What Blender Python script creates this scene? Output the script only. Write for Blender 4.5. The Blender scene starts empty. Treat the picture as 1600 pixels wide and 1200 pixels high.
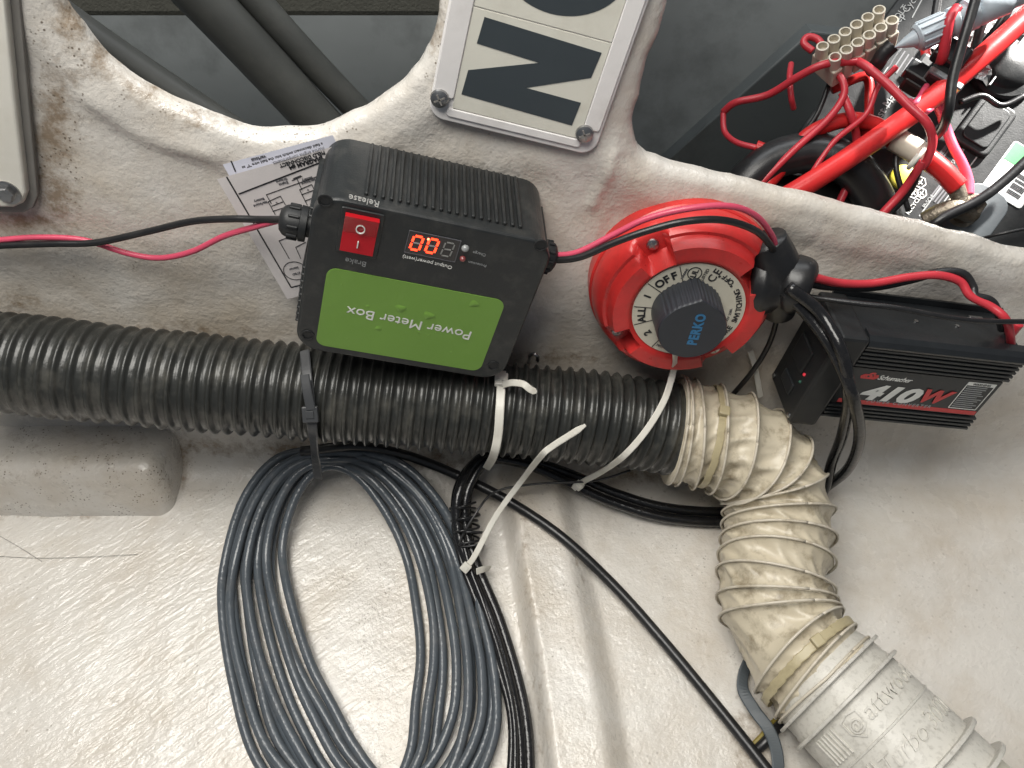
import bpy, bmesh, math, random
import numpy as np
from mathutils import Vector, Matrix, noise

# ------------------------------------------------------------------ camera, world, light
R = math.radians
scn = bpy.context.scene
col = scn.collection
random.seed(7); rng = np.random.default_rng(7)
FP = 1220.0; PITCH = R(44); CAM = np.array([0, -.50, .59])
cam = bpy.data.cameras.new('camera'); cam.sensor_width = 36; cam.lens = 36 * FP / 1600
cam.clip_start = .01; cam.clip_end = 50
co = bpy.data.objects.new('camera', cam); col.objects.link(co)
co.location = CAM; co.rotation_euler = (math.pi / 2 - PITCH, 0, 0); scn.camera = co
w = bpy.data.worlds.new('World'); scn.world = w; w.use_nodes = True
bg = w.node_tree.nodes['Background']; bg.inputs[0].default_value = (.80, .88, 1.0, 1); bg.inputs[1].default_value = .13
def area(name, loc, target, sx, sy, power, color):
    l = bpy.data.lights.new(name, 'AREA'); l.shape = 'RECTANGLE'; l.size = sx; l.size_y = sy
    l.energy = power; l.color = color
    o = bpy.data.objects.new(name, l); col.objects.link(o); o.location = loc
    o.rotation_euler = (Vector(target) - Vector(loc)).to_track_quat('-Z', 'Y').to_euler()
    return o
area('hatch_daylight', (-.30, -.45, 1.38), (0, -.12, .05), 1.0, .70, 22.5, (1, .968, .905))
area('bay_fill', (.15, .26, 1.15), (.15, .22, .1), 1.2, .30, 4.2, (.95, .98, 1))  # unseen fill lamp, added to lift the dark bays behind the openings
def spot(name, loc, target, power, size, blend, rad, color):
    l = bpy.data.lights.new(name, 'SPOT'); l.energy = power; l.spot_size = R(size); l.spot_blend = blend
    l.shadow_soft_size = rad; l.color = color
    o = bpy.data.objects.new(name, l); col.objects.link(o); o.location = loc
    o.rotation_euler = (Vector(target) - Vector(loc)).to_track_quat('-Z', 'Y').to_euler()
scn.view_settings.view_transform = 'Standard'; scn.view_settings.look = 'None'
scn.view_settings.exposure = 0.14; scn.view_settings.gamma = 1

# ------------------------------------------------------------------ photo pixel -> place
FW = np.array([0, math.cos(PITCH), -math.sin(PITCH)]); UP = np.array([0, math.sin(PITCH), math.cos(PITCH)]); RT = np.array([1., 0, 0])
def ray(x, y): return FW + RT * (x - 800) / FP + UP * (600 - y) / FP
def wall(x, y, off=0.):
    d = ray(x, y); return CAM + d * ((-off - CAM[1]) / d[1])
SL = math.tan(R(10))
def floor(x, y, h=0.):
    d = ray(x, y); return CAM + d * ((h - CAM[2] + SL * CAM[1]) / (d[2] - SL * d[1]))
def plane_hit(x, y, p0, n):
    d = ray(x, y); return CAM + d * (np.dot(np.array(p0) - CAM, n) / np.dot(d, n))
def unit(v): v = np.array(v, float); return v / np.linalg.norm(v)
B_N = unit([-.10, -.62, .78]); B_O = wall(1480, 310, -.10)
B_U = unit(plane_hit(1475, 285, B_O, B_N) - plane_hit(1436, 338, B_O, B_N)); B_V = np.cross(B_U, B_N)
def bat(x, y, off=0.):
    p = plane_hit(x, y, B_O + B_N * off, B_N)
    if p[1] < .062: p = wall(x, y, -.062 + off * .15)      # stay behind the painted wall
    return p

spot('battery_bay_light', (.92, .36, 1.0), tuple(bat(1590, 60, .04)), 330, 13, .8, .02, (1, .97, .92))

def cat(P, n=8, closed=False):
    P = np.array(P, float); m = len(P); out = []
    g = (lambda i: P[i % m]) if closed else (lambda i: P[i] if 0 <= i < m else (2 * P[0] - P[1] if i < 0 else 2 * P[-1] - P[-2]))
    for i in range(m if closed else m - 1):
        p0, p1, p2, p3 = g(i - 1), g(i), g(i + 1), g(i + 2)
        for k in range(n):
            t = k / n
            out.append(.5 * (2 * p1 + (p2 - p0) * t + (2 * p0 - 5 * p1 + 4 * p2 - p3) * t * t + (3 * p1 - p0 - 3 * p2 + p3) * t ** 3))
    if not closed: out.append(P[-1])
    return np.array(out)

HOSE_R = .0405
hose_path = cat([wall(-190, 543, .047), wall(-20, 563, .047), wall(250, 592, .047), wall(530, 617, .047), wall(800, 641, .047), wall(950, 655, .047), wall(1075, 674, .047)], 14)
def hose_hit(x, y, eps=.002):
    d = unit(ray(x, y)); best = (9, None)
    for t in np.arange(.35, 1.0, .002):
        p = CAM + d * t; q = np.min(np.linalg.norm(hose_path - p, axis=1))
        if q < best[0]: best = (q, p)
        if q < HOSE_R + eps: return p
    return best[1]
def P3(spec):
    out = []
    for x, y, k, o in spec:
        out.append({'w': wall, 'f': floor, 'h': hose_hit, 'b': bat}[k](x, y, o))
    return out

# ------------------------------------------------------------------ materials
def nt(name):
    m = bpy.data.materials.new(name); m.use_nodes = True
    return m, m.node_tree.nodes, m.node_tree.links, m.node_tree.nodes['Principled BSDF']
def pm(name, c, rough=.4, metal=0, var=.18, bump=.06, scale=300, spec=.5, coat=0, emit=None, dirt=None, dirt_amt=.5, dirt_scale=30, trans=0):
    m, N, L, b = nt(name)
    tc = N.new('ShaderNodeTexCoord')
    no = N.new('ShaderNodeTexNoise'); no.inputs['Scale'].default_value = scale * .15; no.inputs['Detail'].default_value = 6
    L.new(tc.outputs['Object'], no.inputs['Vector'])
    mx = N.new('ShaderNodeMix'); mx.data_type = 'RGBA'
    mx.inputs[6].default_value = (*[v * (1 - var) for v in c], 1); mx.inputs[7].default_value = (*[min(1, v * (1 + var)) for v in c], 1)
    L.new(no.outputs[0], mx.inputs[0]); out = mx.outputs[2]
    if dirt:
        n2 = N.new('ShaderNodeTexNoise'); n2.inputs['Scale'].default_value = dirt_scale; n2.inputs['Detail'].default_value = 9; n2.inputs['Roughness'].default_value = .68
        L.new(tc.outputs['Object'], n2.inputs['Vector'])
        mr = N.new('ShaderNodeMapRange'); mr.inputs[1].default_value = .5; mr.inputs[2].default_value = .72; mr.inputs[4].default_value = dirt_amt
        L.new(n2.outputs[0], mr.inputs[0])
        m2 = N.new('ShaderNodeMix'); m2.data_type = 'RGBA'; m2.inputs[7].default_value = (*dirt, 1)
        L.new(mr.outputs[0], m2.inputs[0]); L.new(out, m2.inputs[6]); out = m2.outputs[2]
    L.new(out, b.inputs['Base Color'])
    rr = N.new('ShaderNodeMapRange'); rr.inputs[3].default_value = max(.03, rough * .75); rr.inputs[4].default_value = min(1, rough * 1.3)
    L.new(no.outputs[0], rr.inputs[0]); L.new(rr.outputs[0], b.inputs['Roughness'])
    b.inputs['Metallic'].default_value = metal; b.inputs['Specular IOR Level'].default_value = spec
    b.inputs['Coat Weight'].default_value = coat
    if trans: b.inputs['Transmission Weight'].default_value = trans
    if bump:
        nb = N.new('ShaderNodeTexNoise'); nb.inputs['Scale'].default_value = scale; nb.inputs['Detail'].default_value = 4
        L.new(tc.outputs['Object'], nb.inputs['Vector'])
        bp = N.new('ShaderNodeBump'); bp.inputs['Strength'].default_value = bump; bp.inputs['Distance'].default_value = .001
        L.new(nb.outputs[0], bp.inputs['Height']); L.new(bp.outputs[0], b.inputs['Normal'])
    if emit:
        b.inputs['Emission Color'].default_value = (*emit[0], 1); b.inputs['Emission Strength'].default_value = emit[1]
    return m
M = {}
M['black'] = pm('black_plastic', (.017, .019, .020), .36, scale=900, bump=.12, dirt=(.10, .095, .085), dirt_amt=.30, dirt_scale=55)
M['matte_black'] = pm('matte_black', (.012, .013, .014), .5, scale=700, bump=.1)
M['satin_black'] = pm('black_anodised', (.016, .018, .020), .34, scale=900, bump=.05)
M['knob'] = pm('knob_black', (.026, .029, .036), .42, scale=900, bump=.08)
M['rubber'] = pm('black_rubber', (.013, .013, .014), .33, scale=500, bump=.12, dirt=(.10, .09, .08), dirt_amt=.12, dirt_scale=60)
M['wet_rubber'] = pm('wet_black_cable', (.010, .010, .011), .2, scale=220, bump=.35, dirt=(.09, .085, .08), dirt_amt=.15, dirt_scale=80)
M['hose'] = pm('ribbed_black_hose', (.026, .027, .025), .31, scale=260, bump=.3, var=.3, dirt=(.11, .105, .09), dirt_amt=.65, dirt_scale=38)
M['grey_cable'] = pm('grey_cable', (.073, .085, .098), .22, scale=230, bump=.45, dirt=(.19, .18, .17), dirt_amt=.25, dirt_scale=60)
M['red'] = pm('red_switch', (.54, .030, .028), .30, scale=700, bump=.06, var=.16, dirt=(.22, .03, .025), dirt_amt=.55, dirt_scale=40)
M['red_wire'] = pm('red_wire', (.52, .035, .050), .35, scale=200, bump=.08, dirt=(.2, .03, .03), dirt_amt=.35)
M['pink_wire'] = pm('pink_wire', (.58, .07, .13), .36, scale=200, bump=.08, dirt=(.25, .06, .07), dirt_amt=.3)
M['red_cable'] = pm('red_cable', (.55, .022, .022), .32, scale=150, bump=.12, dirt=(.07, .01, .01), dirt_amt=.5, dirt_scale=22)
M['rocker'] = pm('red_rocker', (.42, .008, .014), .22, bump=.03, coat=.4)
M['green'] = pm('green_label', (.155, .30, .048), .42, scale=120, bump=.25, var=.10)
M['print_white'] = pm('white_print', (.70, .70, .67), .6, bump=0)
M['print_dim'] = pm('dim_print', (.26, .27, .27), .6, bump=0)
M['print_black'] = pm('black_print', (.015, .015, .018), .55, bump=0)
M['print_grey'] = pm('grey_print', (.09, .09, .10), .6, bump=0)
M['print_blue'] = pm('blue_print', (.030, .15, .30), .5, bump=0)
M['print_red'] = pm('red_print', (.52, .05, .05), .5, bump=0)
M['led_on'] = pm('lit_segment', (.8, .03, .01), .4, bump=0, emit=((1, .05, .015), 3.4))
M['led_dot'] = pm('lit_dot', (.8, .1, .05), .4, bump=0, emit=((1, .16, .08), 7))
M['led_off'] = pm('unlit_segment', (.22, .22, .21), .5, bump=0)
M['led_clear'] = pm('clear_led', (.25, .26, .26), .12, bump=0, coat=.5)
M['led_red'] = pm('red_led', (.20, .05, .05), .15, bump=0, coat=.5)
M['led_glow_red'] = pm('glowing_red_led', (.6, .03, .05), .3, bump=0, emit=((1, .05, .08), .15))
M['led_green'] = pm('green_led', (.03, .09, .065), .25, bump=0)
M['window'] = pm('display_window', (.035, .032, .032), .22, bump=.02)
M['cream'] = pm('cream_dial', (.56, .53, .44), .42, bump=.03, var=.05, dirt=(.35, .31, .24), dirt_amt=.3)
M['card'] = pm('cream_card', (.66, .645, .57), .5, bump=.06, var=.05, dirt=(.42, .39, .31), dirt_amt=.4, dirt_scale=18)
M['letter'] = pm('letter_black', (.045, .055, .062), .30, bump=.03, var=.08)
M['plate'] = pm('white_painted_plate', (.74, .72, .71), .38, scale=120, bump=.15, var=.05, dirt=(.46, .43, .40), dirt_amt=.35, dirt_scale=25)
M['panel'] = pm('white_panel', (.66, .64, .58), .42, scale=150, bump=.06, var=.04, dirt=(.45, .41, .33), dirt_amt=.35, dirt_scale=12)
M['gasket'] = pm('grey_gasket', (.20, .19, .175), .6, scale=300, bump=.2)
M['steel'] = pm('steel', (.42, .42, .42), .32, metal=1, scale=500, bump=.15, dirt=(.12, .09, .06), dirt_amt=.5, dirt_scale=200)
M['dull_metal'] = pm('corroded_metal', (.22, .19, .15), .45, metal=.8, scale=400, bump=.6, dirt=(.08, .045, .02), dirt_amt=.9, dirt_scale=130)
M['paper'] = pm('paper', (.68, .64, .63), .8, scale=120, bump=.12, var=.04)
M['paper_blue'] = pm('bluish_paper', (.70, .71, .80), .8, scale=120, bump=.12, var=.04)
M['tie_white'] = pm('white_nylon', (.62, .60, .54), .36, bump=.08, var=.06, dirt=(.42, .38, .29), dirt_amt=.4, dirt_scale=60)
M['tie_black'] = pm('dark_nylon', (.045, .047, .050), .36, bump=.08)
M['duct'] = pm('off_white_vinyl', (.55, .49, .375), .36, scale=160, bump=.35, var=.12, dirt=(.16, .12, .065), dirt_amt=.9, dirt_scale=55)
M['wire_ring'] = pm('covered_wire', (.56, .51, .42), .42, scale=200, bump=.2, var=.08, dirt=(.22, .17, .09), dirt_amt=.8, dirt_scale=50)
M['blower'] = pm('white_blower', (.56, .54, .49), .40, scale=260, bump=.3, var=.08, dirt=(.22, .20, .165), dirt_amt=.55, dirt_scale=260)
M['blower_smooth'] = pm('cream_pipe', (.66, .63, .52), .35, scale=100, bump=.05, var=.04)
M['battery'] = pm('battery_case', (.013, .014, .015), .40, scale=700, bump=.12, spec=.3, dirt=(.10, .10, .095), dirt_amt=.12, dirt_scale=120)
M['bay'] = pm('grey_bay_lining', (.19, .205, .208), .6, scale=40, bump=.5, var=.30, dirt=(.07, .075, .075), dirt_amt=.7, dirt_scale=7)  # teal-grey base puts the veiling haze of the openings into the colour
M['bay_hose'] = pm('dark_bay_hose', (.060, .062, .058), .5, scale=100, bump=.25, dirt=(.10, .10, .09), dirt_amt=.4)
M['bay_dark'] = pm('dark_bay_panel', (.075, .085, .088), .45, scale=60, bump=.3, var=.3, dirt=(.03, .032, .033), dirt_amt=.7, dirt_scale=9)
M['carpet'] = pm('olive_beam', (.06, .06, .05), .85, scale=420, bump=.9, var=.3)
M['ivory'] = pm('ivory_plastic', (.58, .53, .44), .45, bump=.05, var=.06, dirt=(.35, .3, .2), dirt_amt=.3)
M['pale_grey'] = pm('pale_grey_plastic', (.44, .49, .53), .38, bump=.1, var=.08)
M['tie_old'] = pm('yellowed_nylon', (.42, .36, .22), .4, bump=.1, var=.1, dirt=(.2, .16, .09), dirt_amt=.5, dirt_scale=80)
M['grey_strap'] = pm('grey_strap', (.075, .088, .098), .5, bump=.1)
M['amber'] = pm('amber_wire', (.22, .17, .03), .5, bump=.1)
M['yellow'] = pm('yellow_cap', (.55, .48, .03), .5, bump=.1)
M['sticker'] = pm('white_sticker', (.68, .70, .70), .45, bump=.03, var=.04)
M['sticker_green'] = pm('green_sticker', (.06, .36, .10), .45, bump=.03, var=.05)
M['water'] = pm('water', (.9, .9, .9), .03, bump=0, trans=1.0)

def gelcoat(name):
    m, N, L, b = nt(name)
    tc = N.new('ShaderNodeTexCoord'); V = tc.outputs['Object']
    def noi(sc, det=5, rgh=.55, vec=V, dist=0):
        n = N.new('ShaderNodeTexNoise'); n.inputs['Scale'].default_value = sc; n.inputs['Detail'].default_value = det
        n.inputs['Roughness'].default_value = rgh; n.inputs['Distortion'].default_value = dist; L.new(vec, n.inputs['Vector']); return n.outputs[0]
    def rng_(v, a, b_, c=0, d=1):
        r = N.new('ShaderNodeMapRange'); r.inputs[1].default_value = a; r.inputs[2].default_value = b_; r.inputs[3].default_value = c; r.inputs[4].default_value = d
        L.new(v, r.inputs[0]); return r.outputs[0]
    def mix(f, a, b_):
        x = N.new('ShaderNodeMix'); x.data_type = 'RGBA'; L.new(f, x.inputs[0])
        for s, v in ((6, a), (7, b_)):
            if isinstance(v, tuple): x.inputs[s].default_value = (*v, 1)
            else: L.new(v, x.inputs[s])
        return x.outputs[2]
    def mul(a, b_, op='MULTIPLY'):
        x = N.new('ShaderNodeMath'); x.operation = op
        for i, v in enumerate((a, b_)):
            if isinstance(v, (int, float)): x.inputs[i].default_value = v
            else: L.new(v, x.inputs[i])
        return x.outputs[0]
    dirt = N.new('ShaderNodeAttribute'); dirt.attribute_name = 'dirt'
    tan = N.new('ShaderNodeAttribute'); tan.attribute_name = 'tan'
    c = mix(rng_(noi(7, 6), .25, .75), (.655, .63, .585), (.59, .55, .50))
    c = mix(rng_(noi(16, 8, .62), .50, .80, 0, .4), c, (.50, .44, .345))
    c = mix(rng_(mul(noi(14, 7, .6), mul(tan.outputs['Fac'], .4), 'ADD'), .48, .92, 0, .75), c, (.43, .355, .26))  # tan tint: stains plus shade put into the colour
    # brown grime: painted extent broken up by noise
    g = rng_(mul(noi(75, 10, .74), mul(dirt.outputs['Fac'], .42), 'ADD'), .63, .87)
    c = mix(mul(g, .85), c, (.20, .135, .075))
    # fine dark specks
    vo = N.new('ShaderNodeTexVoronoi'); vo.inputs['Scale'].default_value = 150; vo.inputs['Randomness'].default_value = 1; L.new(V, vo.inputs['Vector'])
    sp = mul(rng_(vo.outputs['Distance'], .10, .20, 1, 0), rng_(noi(11, 4), .50, .62))
    spk = N.new('ShaderNodeAttribute'); spk.attribute_name = 'speck'
    v2 = N.new('ShaderNodeTexVoronoi'); v2.inputs['Scale'].default_value = 330; L.new(V, v2.inputs['Vector'])
    s2 = mul(rng_(v2.outputs['Distance'], .16, .30, 1, 0), rng_(mul(noi(60, 4), mul(spk.outputs['Fac'], .18), 'ADD'), .60, .66))
    dsp = mul(mul(sp, .45), mul(s2, mul(spk.outputs['Fac'], 2.0)), 'ADD')
    dsp = rng_(dsp, 0, 1)
    c = mix(mul(dsp, .85), c, (.12, .09, .06))
    L.new(c, b.inputs['Base Color'])
    wet = N.new('ShaderNodeAttribute'); wet.attribute_name = 'weave'; wet = wet.outputs['Fac']
    L.new(mul(rng_(noi(22, 6), .3, .7, .20, .42), mul(wet, -.13), 'ADD'), b.inputs['Roughness'])
    b.inputs['Specular IOR Level'].default_value = .55
    b.inputs['Coat Weight'].default_value = .45; b.inputs['Coat Roughness'].default_value = .10
    mp = N.new('ShaderNodeMapping'); mp.vector_type = 'TEXTURE'; mp.inputs['Rotation'].default_value = (0, 0, R(38)); mp.inputs['Scale'].default_value = (2.6, .62, 1.0); L.new(V, mp.inputs[0])
    weave = noi(120, 3, .5, mp.outputs[0], .6)
    wv = N.new('ShaderNodeAttribute'); wv.attribute_name = 'weave'
    h = mul(mul(weave, wv.outputs['Fac']), mul(noi(60, 5, .6), .55), 'ADD')
    h = mul(h, mul(noi(240, 4, .65), .30), 'ADD')
    bp = N.new('ShaderNodeBump'); bp.inputs['Strength'].default_value = .80; bp.inputs['Distance'].default_value = .0021
    L.new(h, bp.inputs['Height']); L.new(bp.outputs[0], b.inputs['Normal']); L.new(bp.outputs[0], b.inputs['Coat Normal'])
    return m
M['gelcoat'] = gelcoat('gelcoat')

# ------------------------------------------------------------------ builders
def mesh(name, v, f, mat, smooth=True):
    me = bpy.data.meshes.new(name); me.from_pydata([tuple(map(float, p)) for p in v], [], f); me.update()
    if smooth: me.polygons.foreach_set('use_smooth', [True] * len(me.polygons))
    me.materials.append(mat); return me
def link(name, me, parent=None, loc=None, rot=None, label=None, cat_=None, group=None, kind=None):
    o = bpy.data.objects.new(name, me); col.objects.link(o)
    if parent: o.parent = parent
    if loc is not None: o.location = loc
    if rot is not None: o.rotation_euler = rot
    if label: o['label'] = label
    if cat_: o['category'] = cat_
    if group: o['group'] = group
    if kind: o['kind'] = kind
    return o
def thing(name, mat4, label, cat_, group=None):
    o = bpy.data.objects.new(name, None); col.objects.link(o); o.empty_display_size = .02
    o.matrix_world = mat4 if isinstance(mat4, Matrix) else Matrix.Translation(Vector(mat4))
    o['label'] = label; o['category'] = cat_
    if group: o['group'] = group
    return o
def frames(path, hint=None):
    n = len(path); T = np.gradient(path, axis=0); T /= np.linalg.norm(T, axis=1)[:, None] + 1e-12
    A = np.zeros_like(path)
    a = np.array(hint if hint is not None else ([0, 0, 1] if abs(T[0][2]) < .8 else [1, 0, 0]), float)
    for i in range(n):
        if hint is not None: a = np.array(hint if np.ndim(hint) == 1 else hint[i], float)
        a = a - T[i] * np.dot(a, T[i]); a = a / (np.linalg.norm(a) + 1e-12); A[i] = a
    return T, A, np.cross(T, A)
def skin(rings, closed=False, caps=True):
    k = len(rings[0]); n = len(rings); v = [p for r in rings for p in r]; f = []
    for i in range(n if closed else n - 1):
        for j in range(k):
            a, b_ = i * k + j, i * k + (j + 1) % k; c = ((i + 1) % n) * k
            f.append((a, b_, c + (j + 1) % k, c + j))
    if caps and not closed: f.append(tuple(range(k))[::-1]); f.append(tuple((n - 1) * k + j for j in range(k)))
    return v, f
def tube_me(name, path, r, mat, sides=12, closed=False):
    path = np.array(path); T, A, B = frames(path)
    an = np.linspace(0, 2 * np.pi, sides, endpoint=False); rings = []
    for i in range(len(path)):
        ri = r(i / (len(path) - 1)) if callable(r) else r
        rings.append([path[i] + ri * (math.cos(t) * A[i] + math.sin(t) * B[i]) for t in an])
    return mesh(name, *skin(rings, closed), mat)
def wire(name, spec, r, mat, label=None, cat_='wire', parent=None, group=None, n=10, sides=12, kind=None):
    """a cable through photo pixels that lie on the wall / floor / hose / battery planes"""
    pts = P3(spec) if isinstance(spec[0], tuple) and len(spec[0]) == 4 else spec
    path = cat(pts, n)
    o0 = np.array([0, 0, 0.]) if parent else path[0]
    return link(name, tube_me(name, path - o0, r, mat, sides), parent, None if parent else tuple(o0), None, label, cat_ if label else None, group, kind)
def ribbon_me(name, path, wd, th, mat, hint, taper=None):
    path = np.array(path); T, A, B = frames(path, hint); rings = []
    for i in range(len(path)):
        s = taper(i / (len(path) - 1)) if taper else 1
        W, H = B[i] * wd / 2 * s, A[i] * th / 2
        c = path[i]; rings.append([c - W * .8 - H, c + W * .8 - H, c + W - H * .4, c + W + H * .4, c + W * .8 + H, c - W * .8 + H, c - W + H * .4, c - W - H * .4])
    return mesh(name, *skin(rings), mat, False)
def bm_me(name, bm, mat, smooth=False):
    me = bpy.data.meshes.new(name); bm.to_mesh(me); bm.free(); me.materials.append(mat)
    if smooth: me.polygons.foreach_set('use_smooth', [True] * len(me.polygons))
    return me
def box_me(name, dx, dy, dz, mat, bev=.0, seg=2, at=(0, 0, 0)):
    bm = bmesh.new(); bmesh.ops.create_cube(bm, size=1)
    bmesh.ops.scale(bm, vec=(dx, dy, dz), verts=bm.verts)
    if bev: bmesh.ops.bevel(bm, geom=bm.edges[:], offset=bev, segments=seg, affect='EDGES', profile=.5)
    bmesh.ops.translate(bm, vec=at, verts=bm.verts)
    return bm_me(name, bm, mat)
def lathe_me(name, prof, mat, axis='Y', seg=40, smooth=True):
    """prof: (radius, height along axis) pairs"""
    rings = []
    for r, h in prof:
        ring = []
        for k in range(seg):
            t = 2 * math.pi * k / seg; a, b_ = r * math.cos(t), r * math.sin(t)
            ring.append({'Y': (a, -h, b_), 'X': (h, a, b_), 'Z': (a, b_, h)}[axis])
        rings.append(ring)
    v, f = skin(rings)
    if axis in 'Y': pass
    me = mesh(name, v, f, mat, smooth)
    bm = bmesh.new(); bm.from_mesh(me); bmesh.ops.recalc_face_normals(bm, faces=bm.faces)
    for e in bm.edges:
        if len(e.link_faces) == 2 and e.calc_face_angle(0) > .6: e.smooth = False
    bm.to_mesh(me); bm.free(); return me
def rrect(wd, ht, r, n=6, cx=0, cz=0):
    out = []
    for sx, sz, a0 in ((1, 1, 0), (-1, 1, 90), (-1, -1, 180), (1, -1, 270)):
        for k in range(n + 1):
            a = R(a0 + 90 * k / n); out.append((cx + sx * (wd / 2 - r) + r * math.cos(a), cz + sz * (ht / 2 - r) + r * math.sin(a)))
    return out
def prism_me(name, outline, y0, y1, mat, bev=0, wall_fn=None):
    """outline in (x,z); from y0 (back) to y1 (front, smaller y); bevelled front edge"""
    c = np.mean(np.array(outline), axis=0); O = np.array(outline)
    def inset(b_):
        d = np.roll(O, -1, 0) - np.roll(O, 1, 0); nn = np.stack([d[:, 1], -d[:, 0]], 1); nn /= np.linalg.norm(nn, axis=1)[:, None] + 1e-12
        if np.sum((O - c) * nn) < 0: nn = -nn
        return O - nn * b_
    rings = [[(p[0], y0, p[1]) for p in O]]
    if bev:
        s = -1 if y1 < y0 else 1
        for a in (0, 30, 60, 90):
            q = inset(bev * (1 - math.cos(R(a)))); y = y1 - s * bev * (1 - math.sin(R(a)))
            rings.append([(p[0], y, p[1]) for p in q])
    else: rings.append([(p[0], y1, p[1]) for p in O])
    v, f = skin(rings); me = mesh(name, v, f, mat, False)
    bm = bmesh.new(); bm.from_mesh(me); bmesh.ops.recalc_face_normals(bm, faces=bm.faces); bm.to_mesh(me); bm.free()
    return me
def text_me(s, size, mat, ext=.0001, bold=0, align='CENTER', shear=0, spacing=1):
    cu = bpy.data.curves.new('lettering', 'FONT'); cu.body = s; cu.size = size; cu.extrude = ext; cu.offset = bold
    cu.align_x = align; cu.align_y = 'CENTER'; cu.shear = shear; cu.resolution_u = 3; cu.space_character = spacing
    o = bpy.data.objects.new('lettering', cu); col.objects.link(o)
    me = bpy.data.meshes.new_from_object(o.evaluated_get(bpy.context.evaluated_depsgraph_get()))
    bpy.data.objects.remove(o); me.materials.clear(); me.materials.append(mat); return me
def face_text(parent, s, x, z, size, mat, rot=0, y=-.0002, bold=0, shear=0, sx=1, spacing=1, name='lettering'):
    """lettering on a face that looks along -y of its thing; rot in degrees, counter-clockwise as seen"""
    me = text_me(s, size, mat, bold=bold, shear=shear, spacing=spacing)
    o = link(name, me, parent)
    o.matrix_local = Matrix.Translation((x, y, z)) @ Matrix.Rotation(-R(rot), 4, 'Y') @ Matrix.Rotation(R(90), 4, 'X') @ Matrix.Diagonal((sx, 1, 1, 1))
    return o
def strip_me(name, segs, wd, mat, y=-.0002, th=.0002):
    """thin printed lines in the (x,z) plane, each ((x0,z0),(x1,z1))"""
    v, f = [], []
    for (a, b_) in segs:
        a, b_ = np.array(a, float), np.array(b_, float); d = b_ - a; d /= np.linalg.norm(d) + 1e-12; n = np.array([-d[1], d[0]]) * wd / 2
        i = len(v)
        for q in (a - n, b_ - n, b_ + n, a + n): v.append((q[0], y, q[1]))
        for q in (a - n, b_ - n, b_ + n, a + n): v.append((q[0], y + th, q[1]))
        f += [(i, i + 1, i + 2, i + 3), (i + 7, i + 6, i + 5, i + 4)] + [(i + k, i + 4 + k, i + 4 + (k + 1) % 4, i + (k + 1) % 4) for k in range(4)]
    return mesh(name, v, f, mat, False)
def frame_from(o, x, z):
    """matrix with local x along the thing, local z up its face, -y out of the face"""
    X = unit(x); Y = unit(np.cross(np.array(z, float), X)); Z = np.cross(X, Y)
    m = Matrix(((X[0], Y[0], Z[0], o[0]), (X[1], Y[1], Z[1], o[1]), (X[2], Y[2], Z[2], o[2]), (0, 0, 0, 1)))
    return m
def local(m, x, y, dy=0.):
    """local (x,z) of the photo pixel on the thing's face plane"""
    o = np.array(m.translation); n = np.array(m.col[1][:3]); p = plane_hit(x, y, o + n * dy, n)
    q = m.inverted() @ Vector(p); return q.x, q.z
def screw(parent, x, z, r, y, mat, name='screw'):
    o = link(name, lathe_me(name, [(r * .9, 0), (r, r * .15), (r * .92, r * .45), (r * .55, r * .62), (.0001, r * .66)], mat, 'Y', 20), parent, (x, y, z))
    link('cross_slot', strip_me('cross_slot', [((-r * .5, -r * .35), (r * .5, r * .35)), ((-r * .35, r * .5), (r * .35, -r * .5))], r * .17, M['gasket'], y=-r * .67, th=r * .1), o)
    return o

# ------------------------------------------------------------------ hull liner (wall with openings, cove, bottom)
FR = .035; ZTOP = .60; FLEN = .62; GX = .85; ST = .0031
def pxpoly(pts, n=10):
    P = cat([wall(*p)[[0, 2]] for p in pts], n, True)       # trimmed by hand: a slightly ragged edge
    return P + np.array([[noise.noise((p[0] * 38, p[1] * 38, 1)) * .0026 + noise.noise((p[0] * 95, p[1] * 95, 7)) * .0009, noise.noise((p[0] * 38, p[1] * 38, 4)) * .0026 + noise.noise((p[0] * 95, p[1] * 95, 9)) * .0009] for p in P])
open_l = pxpoly([(40, -150), (75, -60), (100, 0), (122, 34), (150, 70), (182, 99), (215, 127), (262, 150), (350, 188), (398, 199), (450, 198), (500, 192), (545, 173), (590, 149), (632, 113), (655, 75), (669, 30), (676, 0), (690, -80), (670, -150), (560, -180), (200, -185)], 6)
open_r = pxpoly([(1085, -140), (1072, -50), (1058, 5), (1042, 55), (1024, 105), (1010, 165), (1004, 205), (1012, 238), (1050, 252), (1150, 275), (1300, 312), (1450, 350), (1600, 389), (1800, 445), (1990, 480), (2080, 380), (2060, 100), (1900, -150), (1500, -180)])
def sdf(Q, poly):
    A = poly; B = np.roll(poly, -1, 0); D = np.full(len(Q), 9.); NEAR = np.zeros_like(Q); inside = np.zeros(len(Q), bool)
    for a, b_ in zip(A, B):
        e = b_ - a; t = np.clip(((Q - a) @ e) / (e @ e + 1e-15), 0, 1); p = a + t[:, None] * e
        d = np.linalg.norm(Q - p, axis=1); m = d < D; D[m] = d[m]; NEAR[m] = p[m]
        c = ((a[1] > Q[:, 1]) != (b_[1] > Q[:, 1])); xx = (b_[0] - a[0]) * (Q[:, 1] - a[1]) / (b_[1] - a[1] + 1e-15) + a[0]
        inside ^= c & (Q[:, 0] < xx)
    return np.where(inside, -D, D), NEAR
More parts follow.
